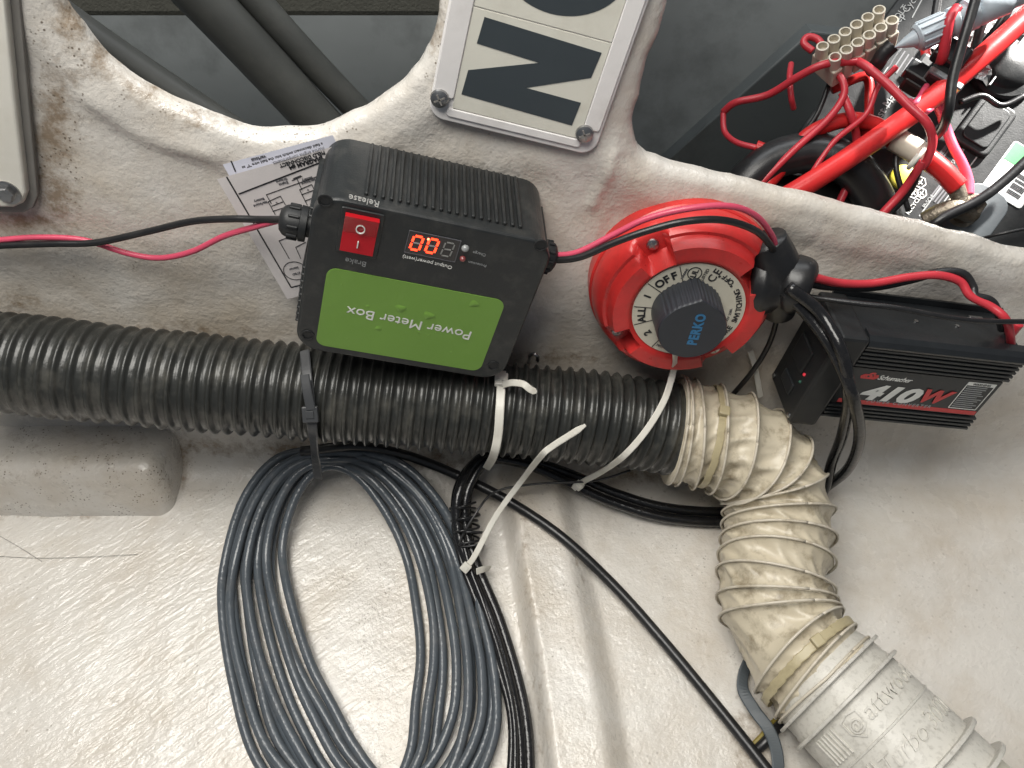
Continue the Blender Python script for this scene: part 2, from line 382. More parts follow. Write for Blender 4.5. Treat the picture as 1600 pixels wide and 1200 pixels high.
def polyline_d(Q, P):
    P = cat(P, 8); D = np.full(len(Q), 9.); S = np.zeros(len(Q))
    for i in range(len(P) - 1):
        e = P[i + 1] - P[i]; t = np.clip(((Q - P[i]) @ e) / (e @ e), 0, 1); r_ = Q - (P[i] + t[:, None] * e); d = np.linalg.norm(r_, axis=1)
        m = d < D; D[m] = d[m]; S[m] = np.sign(e[0] * r_[m, 1] - e[1] * r_[m, 0])
    return D, S
us = np.arange(-GX, GX + ST, ST); ARC = FR * R(80)
vs = np.concatenate([np.arange(0, ZTOP - FR, ST), ZTOP - FR + np.linspace(0, ARC, 16)[:-1], ZTOP - FR + ARC + np.arange(0, FLEN, ST)])
U, Vv = np.meshgrid(us, vs); U = U.ravel(); Vv = Vv.ravel(); nV = len(vs); nU = len(us)
# profile: wall straight down to z = FR', arc, floor sloping 10 degrees down toward the viewer
pos = np.zeros((len(U), 3)); nor = np.zeros_like(pos); pos[:, 0] = U
TL = FR * math.tan(R(40))           # tangent length of the cove
Lw = ZTOP - TL
s = Vv * (Lw / (ZTOP - FR)); s = np.where(Vv <= ZTOP - FR, s, Lw + (Vv - (ZTOP - FR)))
mw = s <= Lw; ma = (s > Lw) & (s <= Lw + ARC); mf = s > Lw + ARC
pos[mw, 2] = ZTOP - s[mw]; nor[mw, 1] = -1
th = (s[ma] - Lw) / FR; pos[ma, 1] = -FR + FR * np.cos(th); pos[ma, 2] = TL - FR * np.sin(th); nor[ma, 1] = -np.cos(th); nor[ma, 2] = np.sin(th)
q = s[mf] - Lw - ARC + TL; cs, sn = math.cos(R(10)), math.sin(R(10))
pos[mf, 1] = -q * cs; pos[mf, 2] = -q * sn; nor[mf, 1] = -sn; nor[mf, 2] = cs
disp = np.zeros(len(U))
nz = np.array([noise.noise((p[0] * 14, p[1] * 14, p[2] * 14)) * .0016 + noise.noise((p[0] * 45 + 5, p[1] * 45, p[2] * 45)) * .0006 + noise.noise((p[0] * 120 + 5, p[1] * 120, p[2] * 120)) * .00022 for p in pos])
disp += nz
# moulded ridge across the bottom, cracks and laminate ridges
FQ = pos[:, :2]
d, sg = polyline_d(FQ, [floor(*p)[:2] for p in [(832, 690), (842, 780), (858, 870), (878, 970), (898, 1080), (920, 1220), (960, 1420)]])
prof = np.clip((.037 - d) / np.where(sg > 0, .026, .015), 0, 1); prof = prof * prof * (3 - 2 * prof)
fade = np.where(mw, 0, 1) * np.clip((-pos[:, 1] - .004) / .03, 0, 1)
disp += .021 * prof * fade
d2, _ = polyline_d(FQ, [floor(*p)[:2] for p in [(782, 760), (800, 850), (822, 960), (842, 1080), (862, 1230)]])
disp += np.where(mw, 0, 1) * (.0025 * np.exp(-(d2 / .006) ** 2)) * fade
WQ = pos[:, [0, 2]]
for pts, amp, wd in (([(1040, -20), (1012, 80), (985, 160), (955, 250), (925, 320)], .0022, .0035), ([(1002, 40), (985, 130), (975, 200)], -.0012, .002), ([(1312, 310), (1280, 360), (1262, 390)], -.0012, .0015),
                     ([(560, 235), (700, 245), (860, 250), (1000, 262)], .0016, .012), ([(150, 160), (230, 215), (330, 240)], .0022, .007), ([(960, 330), (940, 380)], -.0012, .0018)):
    dd, _ = polyline_d(WQ, [wall(*p)[[0, 2]] for p in pts]); disp += np.where(mw, 1, 0) * amp * np.exp(-(dd / wd) ** 2)
pos = pos + nor * disp[:, None]
LIP, DEEP = .011, .021
dead = np.zeros(len(U), bool)
sd_min = np.full(len(U), 9.)
iw = np.where(mw)[0]
for poly in (open_l, open_r):
    D, NR = sdf(np.stack([U[iw], ZTOP - s[iw]], 1), poly)
    EDGE = .016; Qw = np.stack([U[iw], ZTOP - s[iw]], 1)
    inw = np.where((D < 0)[:, None], Qw - NR, NR - Qw) / (np.abs(D)[:, None] + 1e-9)
    NR = NR - inw * EDGE; D = D - EDGE
    # thickened rolled rim: face swells a little before the edge
    pos[iw, 1] -= np.where(D > 0, .0035 * np.exp(-((D - .010) / .014) ** 2), 0)
    ins = D < 0; k = iw[ins]; sI = -D[ins]; near = NR[ins]; dirn = inw[ins]
    dead[k] |= sI > DEEP
    sI = np.minimum(sI, DEEP); a = np.minimum(sI / LIP, math.pi / 2); rest = np.maximum(sI - LIP * math.pi / 2, 0)
    base_y = -.0035 * math.exp(-(10 / 14) ** 2)
    wob = nz[k] * (1 - np.sin(a) * .4)
    pos[k, 0] = near[:, 0] + dirn[:, 0] * (LIP * np.sin(a) + wob * np.sin(a)); pos[k, 2] = near[:, 1] + dirn[:, 1] * (LIP * np.sin(a) + wob * np.sin(a))
    pos[k, 1] = base_y + LIP * (1 - np.cos(a)) + rest - wob * np.cos(a)
idx = np.arange(nV * nU).reshape(nV, nU)
qd = np.stack([idx[:-1, :-1], idx[1:, :-1], idx[1:, 1:], idx[:-1, 1:]], -1).reshape(-1, 4)
qd = qd[~dead[qd].all(1)]
me = bpy.data.meshes.new('hull_liner'); me.vertices.add(len(pos)); me.vertices.foreach_set('co', pos.ravel())
me.loops.add(len(qd) * 4); me.loops.foreach_set('vertex_index', qd.ravel()); me.polygons.add(len(qd))
me.polygons.foreach_set('loop_start', np.arange(len(qd)) * 4); me.polygons.foreach_set('loop_total', np.full(len(qd), 4))
me.update(calc_edges=True); me.validate(); me.polygons.foreach_set('use_smooth', [True] * len(me.polygons))
# grime extents follow stains; tan tint mixes stains with shade painted on the wall
dirt = np.zeros(len(pos)); tan_stain_shade = np.zeros(len(pos))
v = pos - CAM; zc = v @ FW; PX = 800 + FP * v[:, 0] / zc; PY = 600 - FP * (v @ UP) / zc
def blob(cx, cy, rx, ry, a, tgt=None):
    g = a * np.exp(-(((PX - cx) / rx) ** 2 + ((PY - cy) / ry) ** 2))
    np.maximum(dirt if tgt is None else tgt, g, out=dirt if tgt is None else tgt)
speck = np.zeros(len(pos)) + .08
for a in ((90, 200, 60, 160, .8), (100, 40, 60, 80, .8), (250, 150, 120, 50, .5), (470, 205, 180, 40, .6), (690, 90, 30, 100, .8), (150, 420, 250, 60, .35), (560, 900, 120, 200, .35), (150, 760, 250, 80, .5), (860, 950, 60, 260, .3), (1120, 900, 150, 250, .3), (1300, 420, 200, 60, .2)): blob(*a, speck)
for a in ((85, 200, 45, 140, .75), (85, 310, 45, 70, .85), (30, 345, 70, 20, .8), (110, 30, 30, 60, .85), (160, 90, 40, 40, .8), (225, 140, 50, 25, .7), (300, 175, 60, 16, .55), (680, 60, 20, 60, .55), (330, 195, 90, 14, .45), (30, 475, 60, 30, .55), (250, 520, 240, 22, .5),
          (275, 720, 22, 50, .95), (330, 700, 90, 18, .7), (100, 805, 160, 8, .6), (880, 560, 120, 18, .5), (700, 720, 80, 20, .6), (450, 700, 100, 20, .6), (1000, 740, 150, 20, .6), (1250, 690, 40, 50, .4),
          (820, 900, 14, 160, .35), (845, 1080, 12, 140, .35), (905, 1000, 12, 200, .25), (1160, 900, 40, 120, .3), (1180, 1150, 40, 60, .6), (1060, 480, 160, 130, .3), (480, 20, 200, 30, .3), (220, 600, 60, 400, .1),
          (640, 215, 60, 20, .3), (1290, 520, 50, 120, .3)): blob(*a)
for a in ((1050, 360, 360, 90, .6), (150, 420, 260, 90, .55), (400, 330, 250, 90, .4), (1060, 570, 260, 60, .75), (300, 500, 320, 60, .55), (1430, 690, 260, 40, .35), (820, 1000, 60, 250, .45), (1160, 1180, 120, 60, .5), (700, 300, 400, 80, .15), (850, 270, 80, 50, .1)): blob(*a, tan_stain_shade)  # tan stains that also darken the wall where shade falls by hose and switch
wvv = np.where(mf, .25 + .85 * np.exp(-(((PX - 150) / 420) ** 2 + ((PY - 1050) / 330) ** 2)), .12) + np.where(mw, .22 * np.exp(-(((PX - 1450) / 200) ** 2 + ((PY - 450) / 120) ** 2)), 0)
for nm, arr in (('dirt', dirt), ('tan', tan_stain_shade), ('weave', wvv), ('speck', speck)):
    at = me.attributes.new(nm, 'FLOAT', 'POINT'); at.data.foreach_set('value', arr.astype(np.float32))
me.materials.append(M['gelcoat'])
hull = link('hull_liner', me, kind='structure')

# moulded ledge block in the cove at the left
def ledge():
    bm = bmesh.new(); bmesh.ops.create_cube(bm, size=1)
    p = floor(272, 795); xr = p[0]; depth = -p[1] + .004
    dx, dy, dz = .55, depth + .03, .080
    bmesh.ops.scale(bm, vec=(dx, dy, dz), verts=bm.verts); bmesh.ops.translate(bm, vec=(xr - dx / 2, -depth + dy / 2, .052 - dz / 2), verts=bm.verts)
    for vv in bm.verts:
        if vv.co.z < 0: vv.co.y -= .004 if vv.co.y < -.01 else 0
    bmesh.ops.bevel(bm, geom=bm.edges[:], offset=.015, segments=6, affect='EDGES', profile=.5)
    bmesh.ops.subdivide_edges(bm, edges=[e for e in bm.edges if e.calc_length() > .05], cuts=30, use_grid_fill=True)
    for vv in bm.verts:
        c = vv.co; n_ = noise.noise(Vector((c.x * 30, c.y * 30, c.z * 30))) * .0012 + noise.noise(c * 90) * .0004
        vv.co += Vector((0, -n_, n_))
    me = bm_me('ledge', bm, M['gelcoat'], True)
    a = np.array([v.co[:] for v in me.vertices]); dv = np.clip(.28 + .5 * np.exp(-((a[:, 2] - .050) / .015) ** 2), 0, 1)
    at = me.attributes.new('dirt', 'FLOAT', 'POINT'); at.data.foreach_set('value', (dv * .28).astype(np.float32))
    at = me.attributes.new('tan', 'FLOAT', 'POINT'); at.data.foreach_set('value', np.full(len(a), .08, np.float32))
    at = me.attributes.new('speck', 'FLOAT', 'POINT'); at.data.foreach_set('value', np.full(len(a), .5, np.float32))
    at = me.attributes.new('weave', 'FLOAT', 'POINT'); at.data.foreach_set('value', np.full(len(a), .35, np.float32))
    return link('ledge', me, hull)
ledge()

# bays seen through the openings
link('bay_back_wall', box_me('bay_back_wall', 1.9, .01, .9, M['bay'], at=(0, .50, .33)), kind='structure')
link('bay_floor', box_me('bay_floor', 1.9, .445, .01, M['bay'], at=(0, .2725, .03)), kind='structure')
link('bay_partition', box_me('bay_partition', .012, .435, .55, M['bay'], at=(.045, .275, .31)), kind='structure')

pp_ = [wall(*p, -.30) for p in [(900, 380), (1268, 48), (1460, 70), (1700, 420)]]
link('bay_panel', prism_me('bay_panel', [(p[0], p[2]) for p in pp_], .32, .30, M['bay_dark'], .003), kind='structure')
# ------------------------------------------------------------------ bay behind the left opening
wire('bay_hose', [(200, -120, 'w', -.15), (300, -20, 'w', -.15), (400, 85, 'w', -.15), (520, 215, 'w', -.15)], .019, M['bay_hose'], 'thick dark grey hose slanting through the rounded opening beside the metal plate', 'hose')
wire('bay_hose', [(310, -110, 'w', -.17), (400, 0, 'w', -.17), (500, 110, 'w', -.17), (620, 235, 'w', -.17)], .012, M['bay_hose'], 'slimmer dark grey hose running along the upper side of the thick slanted hose', 'hose')
wire('bay_hose', [(60, 0, 'w', -.10), (180, 85, 'w', -.10), (300, 165, 'w', -.10), (430, 250, 'w', -.10)], .013, M['bay_hose'], 'dark hose low behind the stained lip of the rounded opening', 'hose')
p = wall(560, -12, -.30)
link('carpeted_beam', box_me('carpeted_beam', .62, .06, .05, M['carpet'], .006, at=(0, 0, 0)), None, tuple(p + np.array([-.08, 0, .012])), None, 'olive fuzzy beam crossing high inside the rounded opening', 'beam')

# ------------------------------------------------------------------ white access plate with bolt
m = frame_from(wall(20, 180, .002), (1, 0, -.02), (-.02, 0, 1))
t = thing('access_plate', m, 'white rounded cover plate bolted to the stained wall beside the rounded opening', 'plate')
rb = [local(m, *p) for p in [(-260, 318), (36, 327), (52, 320), (60, 300), (46, 150), (27, -60), (-260, -60)]]
link('gasket', prism_me('gasket', [(x + .0008, z - .0008) if i not in (0, 6) else (x, z) for i, (x, z) in enumerate(rb)], .0, -.004, M['gasket'], .001), t)
rb2 = [local(m, *p, -.004) for p in [(-260, 310), (26, 318), (40, 312), (46, 296), (30, 150), (10, -60), (-260, -60)]]
link('panel', prism_me('panel', rb2, -.004, -.010, M['panel'], .0022), t)
x, z = local(m, 12, 300, -.010)
bo = link('bolt', lathe_me('bolt', [(.0088, 0), (.009, .0012), (.0001, .0014)], M['steel'], 'Y', 28), t, (x, -.010, z))
link('bolt_head', lathe_me('bolt_head', [(.0062, .0012), (.0062, .0048), (.0052, .0056), (.0001, .0056)], M['steel'], 'Y', 6, False), bo)

# ------------------------------------------------------------------ sign plate with two letters
XA = wall(925, 240) - wall(668, 178); m = frame_from(wall(800, 160, .006), XA, np.cross(XA, [0, 1, 0]) * (1 if np.cross(XA, [0, 1, 0])[2] > 0 else -1))
t = thing('letter_sign', m, 'white screwed sign plate with large black rotated letters N and O', 'sign')
bl = local(m, 668, 178); br = local(m, 927, 243); W_ = br[0] - bl[0]; zb = min(bl[1], br[1])
zt = zb + .235; cx = (bl[0] + br[0]) / 2
link('backing', prism_me('backing', rrect(W_, zt - zb, .011, 8, cx, (zb + zt) / 2), .002, -.0012, M['plate'], .001), t)
nt_ = [local(m, *p, -.0012) for p in [(703, 163.5), (898, 217.5), (959.5, 73.5), (746.5, 4.5)]]
xl = (nt_[0][0] + nt_[3][0]) / 2; xr = (nt_[1][0] + nt_[2][0]) / 2; z0 = (nt_[0][1] + nt_[1][1]) / 2; z1 = (nt_[2][1] + nt_[3][1]) / 2
for k, (xa, xb, za, zc_) in enumerate(((xl - .014, xl - .0004, zb + .016, zt - .008), (xr + .0004, xr + .0115, zb + .018, zt - .008), (xl - .003, xr + .002, zb + .004, z0 - .0006))):
    link('rail', prism_me('rail', rrect(xb - xa, zc_ - za, .002, 3, (xa + xb) / 2, (za + zc_) / 2), -.0012, -.0026, M['plate'], .0006), t)
cards = []
for za, zc_ in ((z0, z1 - .0004), (z1 + .0004, z1 + (z1 - z0) * 1.12)):
    cards.append(link('letter_card', prism_me('letter_card', [(xl, za), (xr, za), (xr, zc_), (xl, zc_)], -.0012, -.0020, M['card'], .0002), t))
npx = [(390, 88), (1000, 275), (945, 405), (605, 457), (892, 535), (845, 653), (270, 490), (305, 365), (675, 327), (350, 225)]
npt = [local(m, 640 + x / 3.3333, y / 3.3333, -.0021) for x, y in npx]
def flat_me(name, pts, y0, y1, mat):
    n = len(pts); bm = bmesh.new(); a = [bm.verts.new((p[0], y1, p[1])) for p in pts]; b_ = [bm.verts.new((p[0], y0, p[1])) for p in pts]
    f0 = bm.faces.new(a); f1 = bm.faces.new(b_[::-1])
    for i in range(n): bm.faces.new((a[i], b_[i], b_[(i + 1) % n], a[(i + 1) % n]))
    f0.normal_update(); f1.normal_update()
    bmesh.ops.triangulate(bm, faces=[f0, f1], ngon_method='EAR_CLIP'); bmesh.ops.recalc_face_normals(bm, faces=bm.faces)
    return bm_me(name, bm, mat)
link('letter', flat_me('letter', npt, -.0019, -.0023, M['letter']), cards[0])
oz = local(m, 893, 30, -.0021)[1]; orx = (xr - xl) * .46; orz = (z1 - z0) * .49; ox = (xl + xr) / 2 + .002; ocz = oz + orz
ring = []
vv, ff = [], []
for k in range(64):
    a = 2 * math.pi * k / 64
    for sx, sz in ((orx, orz), (orx * .60, orz * .48)):
        vv.append((ox + sx * math.cos(a), -.0022, ocz + sz * math.sin(a)))
    j = (k + 1) % 64; ff.append((2 * k, 2 * j, 2 * j + 1, 2 * k + 1))
link('letter', mesh('letter', vv, ff, M['letter'], False), cards[1])
for pxy in ((687, 153), (913, 208)):
    x, z = local(m, *pxy, -.003); screw(t, x, z, .0062, -.0026, M['steel'])

# ------------------------------------------------------------------ folded instruction sheets behind the meter box
def sheet(px_tl, px_tr, px_bl, offs, mat, label):
    tl = wall(*px_tl, offs[0]); tr = wall(*px_tr, offs[1]); bl_ = wall(*px_bl, offs[2])
    m = frame_from(tl, tr - tl, tl - bl_); t = thing('instruction_sheet', m, label, 'paper', None)
    return t, m, np.linalg.norm(tr - tl), np.linalg.norm(bl_ - tl)
def paper_me(w_, h_, mat, curl):
    v, f = [], []; n = 16
    for j in range(n + 1):
        for i in range(n + 1): v.append((w_ * i / n, -curl * (1 - i / n) ** 2 * .0, -h_ * j / n))
    for j in range(n):
        for i in range(n): a = j * (n + 1) + i; f.append((a, a + n + 1, a + n + 2, a + 1))
    me = mesh('page', v, f, mat); return me
t1, m1, w1, h1 = sheet((348, 257), (520, 211), (420, 390), (.012, .006, .008), M['paper_blue'], 'bluish printed sheet peeking out behind the wiring diagram sheet')
link('page', paper_me(w1, h1, M['paper_blue'], 0), t1)
t2, m2, w2, h2 = sheet((339, 280), (545, 222), (447, 468), (.022, .012, .016), M['paper'], 'white wiring diagram sheet tucked behind the black meter box')
link('page', paper_me(w2, h2, M['paper'], 0), t2)
def plines(t, m, segs, wd, mat=M['print_black'], name='printed_line'):
    link(name, strip_me(name, [(local(m, *a), local(m, *b_)) for a, b_ in segs], wd, mat, -.0003), t)
plines(t1, m1, [((361, 251), (368, 268))], .0009)
def ptext(t, m, s, px, size, ang=180, bold=0, mat=M['print_black']):
    x, z = local(m, *px); face_text(t, s, x, z, size, mat, ang, -.0003, bold, name='printed_text')
ptext(t1, m1, 'various', (404, 247), .0036, 180, .0001, M['print_grey'])
ptext(t2, m2, 'a field disconnect switch into the field wire "F" as', (441, 243), .0029, 181, .0001, M['print_grey'])
plines(t2, m2, [((354, 276), (455, 449)), ((455, 449), (500, 437))], .0010)
plines(t2, m2, [((373, 303), (505, 252))], .0010)
ptext(t2, m2, 'marine engine compartments.', (466, 243), .0031, 181, 0, M['print_grey'])
ptext(t2, m2, 'FIELD DISCONNECT', (472, 248), .0036, 181, .0001)
ptext(t2, m2, 'DIAGRAM #4', (478, 254), .0042, 181, .0002)
plines(t2, m2, [((416, 304), (500, 274)), ((416, 304), (424, 318)), ((419, 315), (438, 306)), ((438, 306), (446, 320)), ((419, 315), (430, 335)), ((424, 322), (442, 315)), ((426, 330), (444, 324)),
                 ((464, 279), (472, 297)), ((468, 296), (487, 288)), ((468, 296), (480, 320)), ((487, 288), (495, 305)), ((471, 304), (490, 297)), ((476, 314), (494, 307)),
                 ((456, 282), (472, 275)), ((458, 279), (470, 274)), ((436, 376), (462, 366)), ((436, 376), (452, 404)), ((462, 386), (478, 378)), ((462, 386), (470, 404))], .0005)
for s_, pp in (('Engine', (443, 286)), ('Ground', (440, 281)), ('Starboard', (482, 283)), ('Battery', (480, 279)), ('Starboard', (407, 318)), ('Battery', (405, 312)), ('Starter', (459, 419)), ('STBD', (463, 427)), ('+', (432, 316)), ('+', (481, 296))):
    ptext(t2, m2, s_, pp, .0026, 181, .00005, M['print_grey'])
c0 = local(m2, 461, 423); cs_ = [(c0[0] + .0085 * math.cos(a), c0[1] + .0085 * math.sin(a)) for a in np.linspace(0, 2 * math.pi, 25)]
link('printed_line', strip_me('printed_line', list(zip(cs_[:-1], cs_[1:])), .0005, M['print_black'], -.0003), t2)

# ------------------------------------------------------------------ power meter box
BW, BH, BD = .153, .1305, .073
m = Matrix.Translation((-.0637, -.0755, .261)) @ Matrix.Rotation(.055, 4, 'Z') @ Matrix.Rotation(.045, 4, 'X') @ Matrix.Rotation(.285, 4, 'Y')
t = thing('power_meter_box', m, 'black finned power meter box with green label and red rocker switch', 'meter')
link('case', prism_me('case', rrect(BW, BH, .017, 10), BD, .010, M['black'], 0), t)
link('lid', prism_me('lid', rrect(BW + .0015, BH + .0015, .0175, 10), .0095, 0, M['black'], .0022), t)
fin = box_me('fin', .0022, .060, .0036, M['black'], .0006, 1)
for k in range(20): link('fin', fin, t, (-.050 + k * .100 / 19 + .003, .0395, BH / 2 + .0012))
fin2 = box_me('fin', .0036, .060, .0022, M['black'], .0006, 1)
for sx in (-1, 1):
    for k in range(17):
        z = -.048 + k * .096 / 16
        if sx < 0 and .004 < z < .040: continue
        if sx > 0 and -.004 < z < .038: continue
        link('fin', fin2, t, (sx * (BW / 2 + .0012), .0395, z))
for pxy in ((508, 313), (845, 383), (481, 523), (771, 571)):
    x, z = local(m, *pxy)
    h = link('screw_recess', lathe_me('screw_recess', [(.0046, 0), (.0045, .0007), (.0036, .0008), (.0034, -.002), (.0001, -.0022)], M['matte_black'], 'Y', 24), t, (x, -.0001, z))
# green label
lc = [local(m, *p) for p in ((513, 417), (792, 468), (748, 578), (493, 541))]
lx = sum(p[0] for p in lc) / 4; lz = sum(p[1] for p in lc) / 4; lw = .1215; lh = .0715
lab = link('label', prism_me('label', rrect(lw, lh, .007, 6, lx, lz), .0001, -.0004, M['green']), t)
x, z = local(m, 641, 505)
face_text(lab, 'Power Meter Box', x, z + .0005, .0118, M['print_white'], 178, -.0006, 0, sx=1.04)
dv, df = [], []
for k in range(15):
    ax, az, rr = lx + random.uniform(-.055, .055), lz + random.uniform(-.033, .033), random.uniform(.0004, .0014)
    if k < 4: ax, az, rr = [(lx - .008, lz + .012, .0034), (lx + .012, lz + .010, .0036), (lx + .040, lz + .028, .003), (lx - .02, lz - .01, .0022)][k]
    b0 = len(dv); dv.append((ax, -.0004 - rr * .22, az))
    for ring_, (fr, hh) in enumerate(((.6, .17), (1, 0))):
        for j in range(9):
            a = j * 2 * math.pi / 9; e = 1 + .25 * math.sin(3 * a + k); dv.append((ax + rr * fr * e * math.cos(a) * 1.2, -.0004 - rr * hh, az + rr * fr * e * math.sin(a)))
    for j in range(9): df += [(b0, b0 + 1 + j, b0 + 1 + (j + 1) % 9), (b0 + 1 + j, b0 + 10 + j, b0 + 10 + (j + 1) % 9, b0 + 1 + (j + 1) % 9)]
link('water_drops', mesh('water_drops', dv, df, M['green']), lab, kind='stuff')
# rocker switch
rc = [local(m, *p) for p in ((540, 333), (591, 341), (581, 392), (536, 386))]
rx, rz = sum(p[0] for p in rc) / 4, sum(p[1] for p in rc) / 4
bz = link('rocker_switch', prism_me('rocker_switch', rrect(.0265, .0345, .001, 2, rx, rz), .001, -.0012, M['black'], .0006), t)
bm = bmesh.new(); w2_, h2_ = .0105, .0140
vs_ = [bm.verts.new(p) for p in [(-w2_, 0, -h2_), (w2_, 0, -h2_), (w2_, 0, h2_), (-w2_, 0, h2_), (-w2_, -.0024, -h2_), (w2_, -.0024, -h2_), (w2_, -.0012, 0), (-w2_, -.0012, 0), (w2_, -.0044, h2_), (-w2_, -.0044, h2_)]]
for f_ in ((4, 5, 6, 7), (7, 6, 8, 9), (0, 4, 7, 9, 3), (1, 2, 8, 6, 5), (0, 1, 5, 4), (3, 9, 8, 2)): bm.faces.new([vs_[i] for i in f_])
bmesh.ops.recalc_face_normals(bm, faces=bm.faces)
rk = link('rocker', bm_me('rocker', bm, M['rocker']), bz, (rx, -.0010, rz))
cs_ = [(.0026 * math.cos(a), .0055 + .0030 * math.sin(a)) for a in np.linspace(0, 2 * math.pi, 21)]
link('rocker_mark', strip_me('rocker_mark', list(zip(cs_[:-1], cs_[1:])), .0006, M['print_white'], y=-.0036, th=.0008), bz, (rx, -.0010, rz))
link('rocker_mark', strip_me('rocker_mark', [((0, -.0095), (0, -.0045))], .0007, M['print_white'], y=-.0030, th=.0012), bz, (rx, -.0010, rz))
for s_, pp, sz, mt in (('Release', (569, 313), .0062, 'print_white'), ('Brake', (556, 409), .0060, 'print_dim'), ('Output power(watt)', (668, 409), .0040, 'print_white'), ('Charge', (749, 396), .0031, 'print_dim'), ('Protection', (746, 412), .0029, 'print_dim')):
    x, z = local(m, *pp); face_text(t, s_, x, z, sz, M[mt], 178, -.0003)
# display
wc = [local(m, *p) for p in ((641, 360), (717, 376), (708, 408), (637, 393))]
wx, wz = sum(p[0] for p in wc) / 4, sum(p[1] for p in wc) / 4
dsp = link('display', prism_me('display', rrect(.0335, .0175, .0006, 2, wx, wz), .001, -.0004, M['window'], .0002), t)
fr_ = [(wx - .0167, wz - .0087), (wx + .0167, wz - .0087), (wx + .0167, wz + .0087), (wx - .0167, wz + .0087)]
link('window_rim', strip_me('window_rim', [(fr_[i], fr_[(i + 1) % 4]) for i in range(4)], .0005, M['print_grey'], -.0007, .0005), dsp)
SEG = {'a': ((0, 1), (1, 1)), 'b': ((1, 1), (1, .5)), 'c': ((1, .5), (1, 0)), 'd': ((1, 0), (0, 0)), 'e': ((0, 0), (0, .5)), 'f': ((0, .5), (0, 1)), 'g': ((0, .5), (1, .5))}
def digit(pp, segs, mat, wd, name):
    x, z = local(m, *pp); W2, H2 = .0060, .0108; out = []
    for k in segs:
        a, b_ = [np.array([(p[0] - .5) * W2 + (p[1] - .5) * H2 * .10, (p[1] - .5) * H2]) for p in SEG[k]]
        g = (b_ - a) * .13; out.append((tuple(a + g + [x, z]), tuple(b_ - g + [x, z])))
    link(name, strip_me(name, out, wd, mat, -.0009, .0004), dsp)
for pp in ((651, 379), (675, 383.5)):
    digit(pp, 'abcdef', M['led_on'], .0014, 'lit_digit'); digit(pp, 'g', M['print_dim'], .0009, 'unlit_segment')
digit((699.5, 389), 'abcdefg', M['led_off'], .0009, 'unlit_digit')
x, z = local(m, 669.5, 373)
link('lit_dot', lathe_me('lit_dot', [(.0008, 0), (.0008, .0005), (.0001, .0005)], M['led_dot'], 'Y', 12), dsp, (x, -.0004, z))
for pp, mt, rr in (((727, 387.5), 'led_clear', .0026), ((723, 403.5), 'led_red', .0021)):
    x, z = local(m, *pp); link('indicator_light', lathe_me('indicator_light', [(rr, 0), (rr, .0008), (rr * .8, .002), (rr * .45, .0027), (.0001, .003)], M[mt], 'Y', 16), t, (x, 0, z))
# cable glands
for sx, pp in ((-1, (476, 350)), (1, (858, 402))):
    x, z = local(m, *pp, .03); gy = .030
    prof = [(.0085, 0), (.0085, .004), (.0120, .0042), (.0122, .0085), (.0108, .009), (.0108, .0165), (.0098, .019), (.0070, .0215), (.0035, .0222), (.0033, .020), (.0001, .020)]
    if sx > 0: prof = [(a, b_ * .62) for a, b_ in prof]
    g = link('cable_gland', lathe_me('cable_gland', [(a, sx * b_) for a, b_ in prof], M['matte_black'], 'X', 24), t, (sx * BW / 2, gy, z))
    ks = .62 if sx > 0 else 1
    for j in range(10):
        a = j * 2 * math.pi / 10
        link('grip_rib', box_me('grip_rib', .0072 * ks, .0018, .0028, M['matte_black'], .0005, 1), g, (sx * .0128 * ks, .0108 * math.sin(a), .0108 * math.cos(a)), (-a, 0, 0))
    if sx < 0: gland_l = np.array(m @ Vector((sx * (BW / 2 + .021), gy, z)))
    else: gland_r = np.array(m @ Vector((sx * (BW / 2 + .0125), gy, z)))

# ------------------------------------------------------------------ battery selector switch
m = Matrix.Translation((.131, -.045, .2262)) @ Matrix.Rotation(.006, 4, 'Z') @ Matrix.Rotation(-.030, 4, 'X')
t = thing('battery_switch', m, 'round red battery selector switch with cream dial and black knob', 'switch')
NA, prof_r = 168, [.0405, .0425, .0435, .0450, .0475, .050, .0525, .0545, .0562, .0580, .0586, .0592, .0605, .063, .0655, .0672]
POCK = [R(122), R(32), R(-58), R(-148)]
vv, ff = [], []
def sm(a, b_, x): x = min(1, max(0, (x - a) / (b_ - a))); return x * x * (3 - 2 * x)
for k in range(NA):
    a = 2 * math.pi * k / NA
    pk = max(sm(R(12.5), R(9), abs((a - p + math.pi) % (2 * math.pi) - math.pi)) for p in POCK)
    for r_ in prof_r:
        y = 0.
        if r_ < .0430: y = 0 if r_ > .042 else .0016
        top = -.0030 * sm(.042, .0445, r_) + .0006
        drop = .010 * sm(.0560, .0605, r_) + .009 * sm(.0645, .0672, r_)
        y = top + drop if r_ > .042 else y
        yp = .0150 * sm(.0455, .0490, r_) + .003 * sm(.0645, .0672, r_)
        y = y * (1 - pk) + max(y, yp) * pk if r_ > .0455 else y
        vv.append((r_ * math.cos(a), y, r_ * math.sin(a)))
    for r_, y in ((.0690, .022), (.0695, .028), (.0695, .044)): vv.append((r_ * math.cos(a), y, r_ * math.sin(a)))
nr = len(prof_r) + 3
for k in range(NA):
    for i in range(nr - 1): a, b_ = k * nr + i, ((k + 1) % NA) * nr + i; ff.append((a, a + 1, b_ + 1, b_))
me = mesh('housing', vv, ff, M['red']); bm = bmesh.new(); bm.from_mesh(me); bmesh.ops.recalc_face_normals(bm, faces=bm.faces)
for e in bm.edges:
    if len(e.link_faces) == 2 and e.calc_face_angle(0) > .75: e.smooth = False
bm.to_mesh(me); bm.free()
hs = link('housing', me, t)
link('base', lathe_me('base', [(.0712, .0), (.0712, .014), (.0700, .0155), (.03, .0155)], M['red'], 'Y', 72), t, (0, .046, 0))
